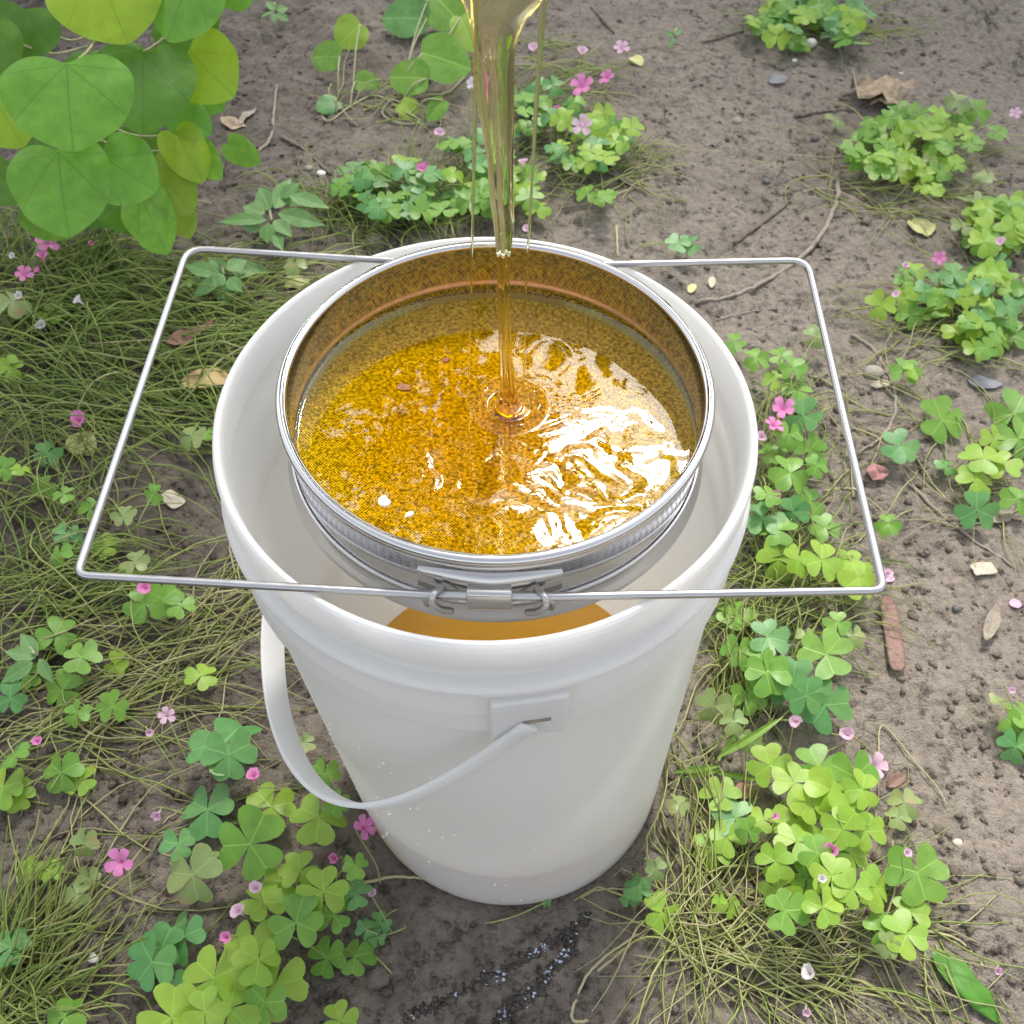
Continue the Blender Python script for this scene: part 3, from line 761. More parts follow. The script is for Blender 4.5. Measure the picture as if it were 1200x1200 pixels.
# ------------------------------------------------------------------ strands: stems and grass too many to count
def strands(P0, ang, length, lift, rad, tint, K=8, curl=.6, origin=np.zeros(3), up=None, sink=.0):
    """P0 (N,2) roots; each strand runs over the soil, arching up by lift"""
    N = len(P0); t = np.linspace(0, 1, K)[None]
    cv = rng.normal(0, curl, (N, 1)); a = ang[:, None] + cv * (t - .3) + .25 * np.sin(t * 7 + rng.uniform(0, 6, (N, 1)))
    st = length[:, None] / (K - 1)
    dx = np.cumsum(np.cos(a) * st, 1) - np.cos(a[:, :1]) * st; dy = np.cumsum(np.sin(a) * st, 1) - np.sin(a[:, :1]) * st
    X = P0[:, :1] + dx; Y = P0[:, 1:2] + dy
    arch = np.sin(np.pi * t * .92) if up is None else t ** .8
    Z0 = lift[:, None] * arch
    # keep clear of the bucket
    d = np.hypot(X - BX, Y); R = .141 + .02 * np.clip((Z0 + .0) / .4, 0, 1) ; f = np.where(d < R, R / np.maximum(d, 1e-4), 1)
    X = BX + (X - BX) * f; Y = Y * f
    Z = hgt(X, Y) + Z0 + rad[:, None] * .7 - sink
    P = np.stack([X, Y, Z], -1)
    T = np.gradient(P, axis=1); T /= np.linalg.norm(T, axis=2, keepdims=True) + 1e-9
    S = np.cross(T, np.array([0, 0, 1.0])); S /= np.linalg.norm(S, axis=2, keepdims=True) + 1e-6; W = np.cross(S, T)
    rr = rad[:, None, None] * (1.05 - .6 * t[..., None])
    ring = np.stack([P + rr * (math.cos(q) * S + math.sin(q) * W) for q in (math.pi / 2, math.pi * 7 / 6, math.pi * 11 / 6)], 2) - origin
    V = ring.reshape(-1, 3)
    b = (np.arange(N) * K * 3)[:, None, None] + (np.arange(K - 1) * 3)[None, :, None]
    Q = []
    for j in range(3):
        j2 = (j + 1) % 3
        Q.append(np.stack([b + j, b + j2, b + 3 + j2, b + 3 + j], -1).reshape(-1, 4))
    return V, np.concatenate(Q), np.repeat(tint, K * 3)
def strand_obj(name, parts, **kw):
    o = 0; Vs = []; Qs = []; Ts = []
    for V, Q, T in parts: Vs.append(V); Qs.append(Q + o); Ts.append(T); o += len(V)
    me = big_mesh(name, np.concatenate(Vs), np.concatenate(Qs), 'strand')
    at_ = me.attributes.new('tint', 'FLOAT', 'POINT'); at_.data.foreach_set('value', np.concatenate(Ts).astype(np.float32))
    return ob(name, me, **kw)
def patch(cx, cy, rx, ry, n, ln, ang, spread, tint, lift=.012, rad=.0010, up=None, curl=.6, origin=np.zeros(3)):
    n = int(n * .62)
    a = rng.uniform(0, 2 * np.pi, n); r = np.sqrt(rng.random(n))
    P = np.array([at(cx + rx * q * math.cos(b), cy + ry * q * math.sin(b))[:2] for q, b in zip(r, a)])
    an = np.radians(ang + spread * rng.normal(size=n)); an = an + np.where(rng.random(n) < .35, np.pi, 0) * (up is None)
    return strands(P, an, rng.uniform(ln * .5, ln * 1.3, n), lift * rng.uniform(.1, 1.4, n), rad * rng.uniform(.6, 1.4, n), np.clip(rng.normal(tint, .2, n), 0, 1), up=up, curl=curl, origin=origin)
def tangle(name, label, cat, specs):
    c = np.mean([at(s_[0], s_[1]) for s_ in specs], 0); c[2] = gz(c[0], c[1])
    return strand_obj(name, [patch(*s_[:9], **(s_[9] if len(s_) > 9 else {}), origin=c) for s_ in specs], loc=c, label=label, cat=cat, kind='stuff')
tangle('long_grass', 'long flopped green grass lying over the soil below the heart-leaved shrub', 'grass',
       [(130, 400, 175, 110, 800, .17, -12, 28, .30, dict(lift=.035, rad=.0013)), (60, 330, 90, 70, 260, .12, 60, 40, .15, dict(lift=.07, up=1)), (290, 360, 70, 60, 120, .14, 5, 25, .6, dict(lift=.02, rad=.0012)), (60, 540, 90, 90, 200, .14, -30, 40, .35, dict(lift=.03)),
        (240, 470, 80, 50, 120, .15, 5, 25, .45, dict(lift=.02, rad=.0012))])
tangle('wilted_grass', 'straw coloured wilted grass strewn left of the bucket handle', 'grass',
       [(130, 770, 150, 70, 190, .15, 25, 30, .68, dict(lift=.018)), (60, 690, 90, 40, 170, .11, 10, 30, .35, dict(lift=.03)), (60, 860, 110, 50, 80, .16, 20, 25, .62), (110, 1000, 130, 70, 34, .16, 28, 45, .75, dict(lift=.008)), (250, 730, 50, 60, 70, .10, 50, 40, .7)])
tangle('grass_tuft', 'fresh yellowish green grass tuft in front of the wilted grass', 'grass',
       [(5, 1150, 48, 55, 230, .09, 50, 40, .42, dict(lift=.05, up=1, rad=.0013)), (40, 1175, 70, 30, 60, .12, 30, 40, .6)])
tangle('low_grass', 'low green grass blades growing behind the bucket beneath the clovers', 'grass',
       [(440, 262, 90, 22, 260, .10, 120, 35, .35, dict(lift=.03)), (520, 240, 90, 35, 160, .09, 70, 40, .3, dict(lift=.04, up=1)), (420, 120, 60, 30, 40, .12, 0, 40, .6)])
tangle('dry_stems', 'dry tangled stems lying in front of the lush clover clump', 'stems',
       [(900, 1090, 140, 50, 170, .13, 10, 45, .72, dict(lift=.015)), (830, 1030, 60, 90, 110, .12, 80, 30, .62, dict(lift=.02)), (940, 1160, 110, 40, 90, .12, -35, 40, .68), (1060, 1100, 50, 60, 26, .13, -50, 40, .62)])
tangle('creeping_stems', 'pale creeping stems under the clovers beside the trodden soil', 'stems',
       [(1060, 205, 110, 50, 170, .12, -10, 35, .66, dict(lift=.015)), (1120, 380, 100, 50, 170, .12, 15, 35, .66), (1130, 550, 80, 80, 60, .12, 30, 60, .66), (690, 200, 80, 45, 150, .10, 20, 50, .64), (960, 30, 90, 25, 110, .10, 5, 40, .5),
        (640, 110, 60, 60, 170, .10, 0, 30, .45, dict(lift=.02))])
tangle('shaded_stems', 'green and straw stems hugging the right side of the bucket', 'stems',
       [(905, 560, 40, 110, 170, .09, 60, 40, .45, dict(lift=.03)), (900, 700, 65, 60, 240, .10, 15, 40, .45, dict(lift=.025)), (880, 800, 50, 60, 170, .10, 70, 35, .5, dict(lift=.03)), (970, 560, 60, 130, 40, .12, 60, 60, .75)])

# ------------------------------------------------------------------ clover clumps
CLUMPS = []
def stalk_mesh(base, bend):
    """stalk from the local point base up to the leaf centre at the origin"""
    b = np.asarray(base, float)
    P = catmull([b, b * .5 + bend, np.array([0, 0, 0.0])], 4)
    vs, fs = tube(P, [.0008, .00075, .0007, .0007, .00065, .0006, .0006, .00055, .0005][:len(P)], 4, cap=False)
    return mesh('stalk', vs, fs, 'stalk')
def clump(label, leaves, rnd=(), h=(.02, .05), stems=0):
    """leaves: (px, py, diameter px, tint); rnd: (cx, cy, rx, ry, n, d0, d1, tints)"""
    L = [(*l, None) for l in leaves]
    for cx, cy, rx, ry, n, d0, d1, tn in rnd:
        for _ in range(n):
            a = random.uniform(0, 6.28); r = math.sqrt(random.random())
            L.append((cx + rx * r * math.cos(a), cy + ry * r * math.sin(a), random.uniform(d0, d1), random.choice(tn), 1))
    g = np.mean([gpt(l[0], l[1])[:2] for l in L], 0); c = np.array([g[0], g[1], gz(g[0], g[1])])
    root = ob('clover_clump', None, loc=c, label=label, cat='clover', group='pink flowering clover clumps')
    roots = [c[:2] + np.array([random.gauss(0, .02), random.gauss(0, .02)]) for _ in range(4)]
    for (px, py, d, tn, rn) in L:
        z0 = random.uniform(*h); p = gpt(px, py, z0)
        if math.hypot(p[0] - BX, p[1]) < .15: z0 *= .6; p = gpt(px, py, z0)
        size = psize(d, p) * .60
        tl = random.gauss(0, .20); tm = random.gauss(-.16, .22)
        n = Vector((tl, tm, 1)).normalized()
        near = min(roots, key=lambda q: (q[0] - p[0]) ** 2 + (q[1] - p[1]) ** 2)
        gb = p[:2] + (near - p[:2]) * random.uniform(.25, .7) + np.array([random.gauss(0, .008), random.gauss(0, .008)])
        dv = gb - p[:2]; dl = np.hypot(*dv)
        if dl > .06: gb = p[:2] + dv / dl * .06
        db = math.hypot(gb[0] - BX, gb[1])
        if db < .145: gb = np.array([BX, 0]) + (gb - np.array([BX, 0])) * .145 / db
        base = np.array([gb[0], gb[1], gz(gb[0], gb[1]) - .002]) - p
        lf = ob('leaf', stalk_mesh(base, np.array([random.gauss(0, .006), random.gauss(0, .006), z0 * .2])), root, p - c)
        sp = random.uniform(0, 6.28)
        mk = random.choice((0, 0, 1, 1, 2, 3) if tn != 'dull' else (1, 3, 3))
        for k in range(3):
            o = ob('leaflet', LEAFLET[tn][mk if random.random() < .7 else random.randrange(3)], lf)
            R = frame(n, None, sp + k * 2.094 + random.gauss(0, .1)) @ Matrix.Rotation(random.gauss(-.03, .10), 3, 'Y')
            sc = size * random.uniform(.9, 1.08)
            set_mat(o, R, (0, 0, 0), (sc, sc * random.uniform(1.12, 1.34), sc))
    CLUMPS.append((root, c)); return root
G, B_, L_, D_ = 'green', 'blue', 'lime', 'dull'
clump('lush lime green clover clump with pink flowers growing over dry stems', [(902, 897, 45, L_), (960, 899, 48, G), (1000, 909, 48, G), (931, 917, 45, L_), (973, 926, 45, L_), (935, 963, 45, L_), (998, 947, 45, L_), (987, 972, 40, L_), (1016, 974, 36, L_), (933, 986, 42, L_), (908, 1009, 36, L_), (912, 1042, 40, L_), (945, 1030, 36, G), (975, 1026, 45, L_), (964, 1063, 40, L_), (1000, 1042, 38, L_), (1027, 1040, 40, L_), (998, 1001, 36, L_), (920, 1067, 42, G), (958, 1000, 38, G), (1010, 925, 40, L_), (950, 940, 40, L_), (985, 1010, 38, G), (895, 960, 28, L_)], h=(.03, .065))
clump('spreading pale green clover leaves at the edge of the trodden soil', [(1075, 1022, 56, G), (1031, 1090, 34, G), (1062, 1095, 44, L_), (1067, 1070, 36, L_), (1060, 940, 32, D_), (1052, 958, 26, D_), (1040, 1108, 24, D_)], h=(.012, .03))
clump('small lime clover shoots between the bucket foot and the lush clump', [(844, 932, 37, L_), (862, 959, 44, B_), (877, 974, 26, G), (835, 995, 38, L_), (852, 982, 34, L_), (775, 1070, 38, L_), (769, 1018, 22, D_), (746, 1040, 26, B_), (737, 1052, 20, B_), (795, 942, 24, D_), (843, 1058, 18, L_), (855, 1062, 22, L_)], h=(.012, .04))
clump('blue green clover leaves hanging by the right of the bucket foot', [(929, 800, 52, B_), (967, 826, 50, B_), (877, 815, 38, G), (837, 828, 36, D_), (900, 788, 42, G), (945, 815, 38, B_), (860, 845, 26, D_), (880, 870, 24, D_)], h=(.02, .05))
clump('dark green clover leaves just below the front end of the right wire arm', [(865, 721, 42, G), (900, 747, 42, B_), (968, 767, 54, G), (982, 730, 26, G), (1000, 744, 24, D_), (866, 763, 32, G), (891, 775, 36, G), (898, 788, 44, G), (945, 745, 20, D_)], h=(.02, .05))
clump('fresh clover clump between the right of the bucket and the wire arm', [(886, 420, 26, G), (915, 417, 24, G), (930, 431, 26, G), (935, 457, 30, G), (942, 488, 36, B_), (907, 446, 22, L_), (949, 527, 30, G), (926, 555, 44, G), (950, 588, 34, G), (893, 607, 42, B_), (912, 621, 38, G), (968, 618, 30, G), (912, 656, 40, L_), (935, 656, 32, L_), (963, 656, 40, L_), (998, 663, 40, L_), (1006, 677, 44, L_), (861, 401, 22, G), (957, 545, 26, G), (900, 580, 26, G), (925, 510, 28, G), (905, 530, 26, G), (957, 394, 24, D_), (930, 600, 30, B_)], h=(.02, .055))
clump('trailing clover rosette on the trodden soil beyond the right wire arm', [(1104, 492, 46, G), (1055, 523, 38, B_), (1153, 537, 42, L_), (1143, 563, 36, L_), (1174, 544, 36, L_), (1108, 546, 22, B_), (1145, 597, 40, B_), (1192, 585, 30, G), (1188, 485, 50, G), (1194, 515, 44, G), (1061, 434, 32, G), (1041, 614, 24, G), (1165, 515, 30, L_)], h=(.01, .03))
clump('lowest clover clump of the right row, beside the fallen yellow leaf', [(1033, 358, 30, L_), (1060, 350, 26, L_), (1070, 435, 20, L_)], [(1125, 345, 80, 42, 44, 20, 30, (G, L_, L_, B_)), (1160, 390, 40, 25, 12, 20, 30, (G, L_))], h=(.012, .045))
clump('bright clover clump at the back of the yellow leaf', [], [(1182, 262, 42, 34, 26, 22, 32, (G, L_, L_)), (1135, 250, 30, 18, 8, 18, 24, (L_, D_))], h=(.015, .045))
clump('wide clover clump beside the crumpled dry leaf', [(970 + 10, 140, 22, D_), (1122, 118, 26, D_), (1145, 130, 26, G), (1168, 155, 24, G)], [(1065, 168, 75, 40, 52, 18, 28, (G, L_, L_, G)), (1100, 205, 60, 20, 16, 16, 24, (L_, D_))], h=(.012, .045))
clump('farthest clover clump next to the white pebble', [(990, 33, 26, B_), (977, 43, 24, B_), (1010, 50, 24, G)], [(955, 22, 72, 30, 40, 18, 28, (G, L_, G, B_))], h=(.012, .045))
clump('clover clump with bright pink flowers behind the stream of honey', [], [(690, 160, 55, 35, 34, 20, 28, (G, L_, L_, B_)), (635, 125, 40, 30, 16, 18, 26, (G, B_)), (700, 228, 22, 8, 5, 18, 22, (G, L_))], h=(.015, .05))
clump('clover bed right behind the back rim of the bucket', [], [(500, 218, 95, 32, 44, 20, 30, (G, L_, B_, G)), (600, 225, 50, 25, 18, 22, 30, (G, L_)), (425, 205, 35, 22, 12, 20, 28, (B_, G)), (560, 170, 40, 25, 14, 18, 26, (B_, G)), (795, 288, 16, 6, 3, 22, 26, (B_,))], h=(.02, .05))
clump('large leaved lime clover clump in front of the bucket handle', [(293, 1108, 52, L_), (251, 1146, 62, L_), (303, 1125, 46, L_), (322, 1154, 62, L_), (268, 1182, 60, L_), (201, 1192, 60, L_), (310, 1175, 44, G), (399, 1196, 36, L_), (347, 1081, 52, G), (310, 1058, 42, L_), (379, 1044, 48, L_), (330, 1033, 42, L_), (351, 1021, 38, L_), (391, 1073, 36, G), (416, 1048, 34, B_), (416, 1014, 26, G), (240, 1185, 50, L_)], h=(.035, .075))
clump('broad green clover leaves standing close beside the bucket wall', [(293, 989, 66, G), (318, 945, 48, L_), (374, 958, 54, L_), (380, 907, 30, G), (357, 870, 22, D_), (395, 940, 26, G)], h=(.03, .07))
clump('blue green clover leaves left of the strap handle', [(261, 872, 76, B_), (268, 884, 50, B_), (243, 949, 56, B_), (226, 1025, 54, D_), (209, 989, 32, B_), (240, 1010, 30, D_)], h=(.02, .06))
clump('dark blue green clover leaves beside the lime clump', [(215, 1098, 46, B_), (178, 1127, 52, B_), (207, 1160, 36, B_), (75, 1192, 42, G), (190, 1110, 40, B_)], h=(.015, .04))
clump('tiny rounded clover shoots on the bare soil in front of the bucket', [(383, 1123, 38, G), (416, 1121, 38, G), (445, 1081, 22, B_), (429, 1089, 20, B_), (442, 1099, 18, B_), (640, 1065 - 8, 10, B_)], h=(.008, .02))
clump('pale clover leaves scattered among wilted grass', [(73, 809, 40, G), (90, 836, 26, G), (132, 828, 32, G), (236, 792, 34, L_), (17, 885, 28, G), (12, 818, 30, B_), (65, 745, 40, G), (95, 770, 34, G), (30, 790, 30, G), (135, 780, 28, L_)], h=(.012, .04))
clump('lime clover leaves along the far side of the grass tuft', [(4, 922, 46, L_), (19, 931, 32, L_), (36, 1018, 24, L_), (59, 1021, 22, L_), (98, 989, 28, D_), (104, 1029, 22, D_), (90, 1048, 24, D_), (12, 1110, 36, B_), (72, 905, 40, G), (95, 915, 30, L_)], h=(.012, .035))
clump('young clover shoots below the left front corner of the wire arm', [(191, 702, 38, G), (170, 707, 36, G), (211, 709, 30, G), (105, 597, 24, G), (77, 625, 24, B_), (97, 634, 26, B_), (123, 641, 30, L_), (145, 603, 24, D_), (70, 650, 24, G), (158, 658, 26, D_), (180, 579, 20, G), (150, 675, 26, L_)], h=(.012, .04))
clump('scattered clover leaves poking through the long flopped grass', [(11, 432, 28, L_), (60, 368, 30, L_), (55, 531, 26, B_), (4, 550, 26, G), (24, 550, 20, L_), (51, 570, 24, G), (75, 579, 22, G), (225, 511, 30, D_), (242, 507, 22, G), (15, 353, 38, D_), (345, 310, 24, D_), (225, 330, 20, G)], h=(.015, .05))
clump('partly seen clover at the far edge of the trodden soil', [(1196, 858, 40, G), (1190, 875, 34, B_), (1172, 820, 20, D_), (1205, 840, 40, G)], h=(.01, .03))

# flowers belong to the nearest clump
FL = [(55, 283, 26, 'pink', 0), (50, 300, 20, 'pink', 1), (28, 320, 20, 'pink', 0), (44, 317, 14, 'pink', 2), (35, 270, 18, 'pale', 1), (131, 246, 20, 'pale', 2), (107, 285, 12, 'pink', 2), (92, 352, 18, 'white_petal', 1), (48, 381, 18, 'white_petal', 1), (22, 346, 18, 'white_petal', 2), (15, 300, 16, 'white_petal', 2),
      (92, 491, 28, 'pink', 1), (170, 688, 26, 'pink', 1), (140, 1010, 32, 'pink', 0), (297, 909, 26, 'pink', 1), (44, 869, 18, 'pink', 1), (195, 838, 20, 'pale', 0), (175, 858, 18, 'pale', 2), (184, 955, 24, 'pale', 2), (341, 889, 18, 'pink', 1), (428, 968, 28, 'pink', 0), (392, 1006, 24, 'pink', 2), (265, 1098, 26, 'pink', 2), (279, 1068, 26, 'pale', 1), (300, 1041, 24, 'pale', 1), (362, 1075, 24, 'pale', 2), (436, 1047, 20, 'pale', 2), (358, 1156, 16, 'white_petal', 2),
      (918, 478, 26, 'pink', 0), (907, 497, 22, 'pink', 0), (907, 580, 22, 'pink', 1), (892, 512, 18, 'pale', 1), (1040, 673, 22, 'pale', 2), (933, 845, 22, 'pale', 1), (993, 860, 24, 'pale', 1), (1026, 897, 30, 'pale', 0), (974, 997, 26, 'pink', 1), (957, 994, 22, 'pale', 0), (952, 1022, 28, 'pale', 2), (963, 1030, 20, 'white_petal', 2), (918, 1048, 20, 'white_petal', 1), (1063, 1000, 20, 'pale', 2), (948, 1140, 26, 'white_petal', 1), (908, 957, 16, 'pink', 2), (945, 1185, 20, 'pale', 2),
      (1185, 808, 18, 'pale', 2), (1170, 1137, 18, 'pale', 2), (682, 99, 26, 'pink', 0), (653, 131, 20, 'pink', 1), (711, 90, 18, 'pink', 0), (682, 146, 24, 'pale', 0), (515, 156, 18, 'pale', 1), (495, 196, 18, 'pink', 1), (625, 56, 18, 'pale', 1), (682, 60, 18, 'pale', 1), (728, 55, 18, 'pale', 0), (613, 190, 16, 'pale', 1), (618, 268, 16, 'pale', 1), (553, 98, 14, 'white_petal', 0), (1190, 132, 14, 'pale', 0), (1101, 302, 16, 'pink', 0), (1172, 283, 16, 'pale', 1), (1061, 312, 16, 'pale', 2), (1050, 345, 14, 'pale', 1)]
for px, py, d, m_, v_ in FL:
    g = gpt(px, py, .05); hz = random.uniform(.03, .07)
    p = gpt(px, py, hz)
    root, c = min(CLUMPS, key=lambda q: np.hypot(*(q[1][:2] - p[:2])))
    o = ob('flower', FLOWER[m_][v_], root)
    sz = psize(d, p) * .55
    n = Vector((random.gauss(0, .35), random.gauss(-.25, .35), 1))
    set_mat(o, frame(n, None, random.uniform(0, 6)), p - c, sz)
    dirb = (c - p)[:2]; dl = np.hypot(*dirb) + 1e-6; gb = p[:2] + dirb / dl * min(dl, .035)
    inv = o.matrix_basis.to_3x3().inverted()
    tp = np.array(inv @ Vector(tuple(np.array([gb[0], gb[1], gz(gb[0], gb[1]) - .002]) - p)))
    st = [np.array([0, 0, -.7]), np.array([0, 0, -1.4]), tp * .6 + np.array([0, 0, .1]), tp]
    vs, fs = tube(catmull(st, 4), .0006 / sz, 4, cap=False)
    ob('flower_stalk', mesh('flower_stalk', vs, fs, 'stalk'), o)

# ------------------------------------------------------------------ heart-leaved shrub and other leafy plants
def leaf_between(parent, origin, me, bpx, tpx, z, wpx, n, zt=None):
    """a leaf whose base and tip appear at two places, lying in the plane through the base with normal n"""
    b = at(*bpx, z); n = np.asarray(n, float); n /= np.linalg.norm(n)
    d = _f + CX * (tpx[0] - 600) / FPX - CU * (tpx[1] - 600) / FPX
    t = CAM + d * (((b - CAM) @ n) / (d @ n))
    ln = np.linalg.norm(t - b); w = psize(wpx, b)
    o = ob('leaf', me, parent)
    set_mat(o, frame(n, t - b), b - origin, (ln, w, ln)); return o, b
sb = gpt(35, 330); shrub = ob('heart_leaved_shrub', None, loc=sb, label='leafy shrub with large glossy heart-shaped green leaves', cat='shrub')
HL_ = [((110, -40), (150, 49), .36, 132, 'heart_yellow'), ((228, -38), (190, 47), .355, 104, 'heart'), ((78, 76), (82, 175), .33, 148, 'heart'), ((168, 62), (165, 153), .285, 118, 'heart_deep'), ((222, 62), (272, 112), .27, 84, 'heart_yellow'),
       ((68, 178), (76, 277), .25, 118, 'heart'), ((122, 186), (184, 224), .235, 84, 'heart'), ((205, 155), (239, 214), .20, 52, 'heart_yellow'), ((204, 128), (248, 156), .215, 48, 'heart'), ((226, 168), (258, 210), .18, 36, 'heart'), ((180, 192), (225, 250), .17, 62, 'heart_worn'), ((165, 228), (192, 297), .145, 64, 'heart'),
       ((-8, 112), (25, 172), .27, 80, 'heart_yellow'), ((28, 12), (22, 72), .30, 84, 'heart_deep'), ((-15, 30), (2, 90), .31, 66, 'heart_deep'), ((206, 243), (222, 279), .12, 36, 'heart_worn'), ((132, 222), (150, 272), .13, 56, 'heart_deep'), ((45, 235), (85, 278), .15, 70, 'heart_deep'), ((272, -28), (284, 12), .34, 52, 'heart'), ((240, 110), (262, 128), .22, 40, 'heart'),
       ((268, 168), (304, 192), .05, 32, 'heart'), ((10, 190), (-5, 240), .2, 80, 'heart_deep'), ((120, 60), (135, 100), .22, 90, 'heart_deep'), ((150, 150), (160, 200), .16, 80, 'heart_deep'), ((110, 230), (130, 265), .1, 70, 'heart_deep'), ((40, 130), (30, 180), .2, 90, 'heart_deep'), ((215, 20), (225, 60), .24, 80, 'heart_deep'), ((225, 95), (240, 130), .2, 60, 'heart_deep')]
stem_top = at(110, 40, .26); vs = []; fs = []
SP = catmull([sb - sb, at(60, 250, .08) - sb, at(80, 150, .17) - sb, stem_top - sb, at(140, -60, .36) - sb], 8)
tube(SP, [.006 - .0035 * i / len(SP) for i in range(len(SP))], 8, vs, fs)
ob('stem', mesh('shrub_stem', vs, fs, 'vine'), shrub)
for i, (b, t, z, w, m_) in enumerate(HL_):
    n = np.array([random.gauss(.05, .2), -.62 + random.gauss(0, .16), .8])
    o, bp = leaf_between(shrub, sb, HEART[m_][i % 3], b, t, z, w, n)
    md = o.modifiers.new('sub', 'SUBSURF'); md.levels = 1; md.render_levels = 2
    q = min(SP, key=lambda s_: np.linalg.norm(s_ + sb - bp) + (.2 if s_[2] + sb[2] > bp[2] else 0)) + sb
    if i == 20: q = gpt(262, 200)
    vs, fs = tube(catmull([q - sb, (q + bp) / 2 - sb + np.array([0, 0, -.02 if i != 20 else 0]), bp - sb + np.array([0, 0, -.004])], 5), .0013, 5)
    ob('leaf_stalk', mesh('leaf_stalk', vs, fs, 'vine'), shrub)
vb = gpt(470, 112); vine = ob('creeping_vine', None, loc=vb, label='creeping vine with round heart-shaped leaves on the bare soil left of the honey stream', cat='vine')
VL = [((422, 28), (396, 52), 40, 'lime'), ((398, 66), (362, 66), 34, 'green'), ((500, 22), (446, 18), 46, 'blue'), ((505, -10), (545, 30), 56, 'green'), ((500, 92), (455, 88), 42, 'green'), ((495, 62), (552, 78), 56, 'green'), ((418, 95), (446, 100), 28, 'green'), ((470, 120), (490, 138), 26, 'lime'), ((540, 20), (556, 58), 34, 'lime'), ((395, 118), (372, 128), 26, 'blue'), ((520, 118), (500, 140), 24, 'green')]
for i, (b, t, w, m_) in enumerate(VL):
    p0 = gpt(*b); z = gz(p0[0], p0[1]) + (.03 if i not in (6, 7, 9) else .012) + (.02 if i in (3, 5, 8) else 0)
    o, bp = leaf_between(vine, vb, RND[m_][i % 2], b, t, z, w, (random.gauss(0, .15), -.45 + random.gauss(0, .12), .85))
    g0 = gpt(440 + (b[0] - 460) * .7, 118 + (b[1] - 60) * .25)
    vs, fs = tube(catmull([g0 - vb, (g0 + bp) / 2 - vb + np.array([0, 0, .012]), bp - vb], 5), .0012, 5); ob('leaf_stalk', mesh('leaf_stalk', vs, fs, 'vine'), vine)
vs, fs = tube(catmull([gpt(*q, .003) - vb for q in ((372, 128), (385, 142), (410, 125), (440, 112), (470, 128), (492, 142), (470, 145), (448, 132), (470, 112), (520, 110), (545, 90))], 6), .0014, 6)
ob('stem', mesh('vine_stem', vs, fs, 'vine'), vine)
def weedplant(label, c, leaves, h=.035):
    g = gpt(*c); r = ob('broadleaf_weed', None, loc=g, label=label, cat='weed', group='broadleaf weeds')
    for i, (b, t, w) in enumerate(leaves):
        z = g[2] + h * random.uniform(.7, 1.3)
        o, bp = leaf_between(r, g, WEED[i % 2], b, t, z, w * 1.7, (random.gauss(0, .25), -.3 + random.gauss(0, .2), .9))
    vs, fs = tube(catmull([g - g + np.array([0, 0, -.003]), np.array([0.002, 0, h * .6]), at(c[0], c[1] - 4, g[2] + h) - g], 4), .0016, 6); ob('stem', mesh('weed_stem', vs, fs, 'vine'), r)
weedplant('grey green weed with pointed leaves under the back left corner of the wire arm', (262, 325), [((258, 322), (214, 308), 24), ((258, 326), (224, 346), 22), ((262, 328), (262, 362), 24), ((268, 326), (282, 340), 20), ((264, 318), (244, 300), 20), ((268, 318), (320, 314), 24), ((266, 316), (290, 303), 20), ((262, 322), (250, 334), 18)])
weedplant('taller grey green weed standing behind the back wire of the arm', (318, 262), [((312, 258), (254, 256), 20), ((310, 250), (284, 240), 26), ((316, 246), (302, 216), 26), ((322, 244), (342, 206), 24), ((326, 250), (380, 262), 24), ((322, 258), (340, 274), 20), ((314, 262), (312, 284), 26), ((330, 236), (372, 228), 22), ((330, 232), (350, 212), 20), ((318, 268), (330, 290), 20), ((306, 268), (284, 266), 16), ((340, 230), (385, 240), 22)], .05)
weedplant('low weed of soft green leaves at the far bare soil', (322, 12), [((322, 14), (304, 18), 12), ((322, 12), (312, 0), 12), ((324, 12), (338, 8), 12), ((322, 16), (320, 26), 10), ((325, 16), (338, 24), 10)], .02)
weedplant('pale sprout with small leaves on the far soil right of the stream', (790, 42), [((790, 42), (778, 36), 8), ((790, 40), (800, 34), 8), ((790, 44), (784, 54), 7)], .02)
weedplant('thin leaved weed at the left edge above wilted grass', (40, 770), [((42, 770), (5, 762), 22), ((44, 768), (22, 740), 20), ((46, 772), (60, 800), 18), ((38, 776), (0, 800), 22)], .03)

# grass plant with broad blades beside the bucket foot
gb_ = gpt(845, 885); gt = ob('broad_grass', None, loc=gb_, label='broad bladed grass seedling by the right of the bucket foot', cat='grass')
BL = weld(mesh('blade', *heart(71, .02, .1, SLIM), 'blade'))
for b, t, z, w in (((840, 888), (922, 840), .03, 34), ((842, 898), (788, 906), .02, 30), ((845, 902), (800, 912), .014, 24), ((838, 905), (895, 915), .012, 26), ((846, 880), (875, 850), .03, 22)):
    o, bp = leaf_between(gt, gb_, BL, b, t, gb_[2] + z, w, (0, -.5, .85)); o.name = 'blade'
vs, fs = tube([np.array([0, 0, -.003]), np.array([0, 0, .015]), at(842, 892, gb_[2] + .022) - gb_], .0016, 6); ob('stem', mesh('grass_stem', vs, fs, 'stalk'), gt)

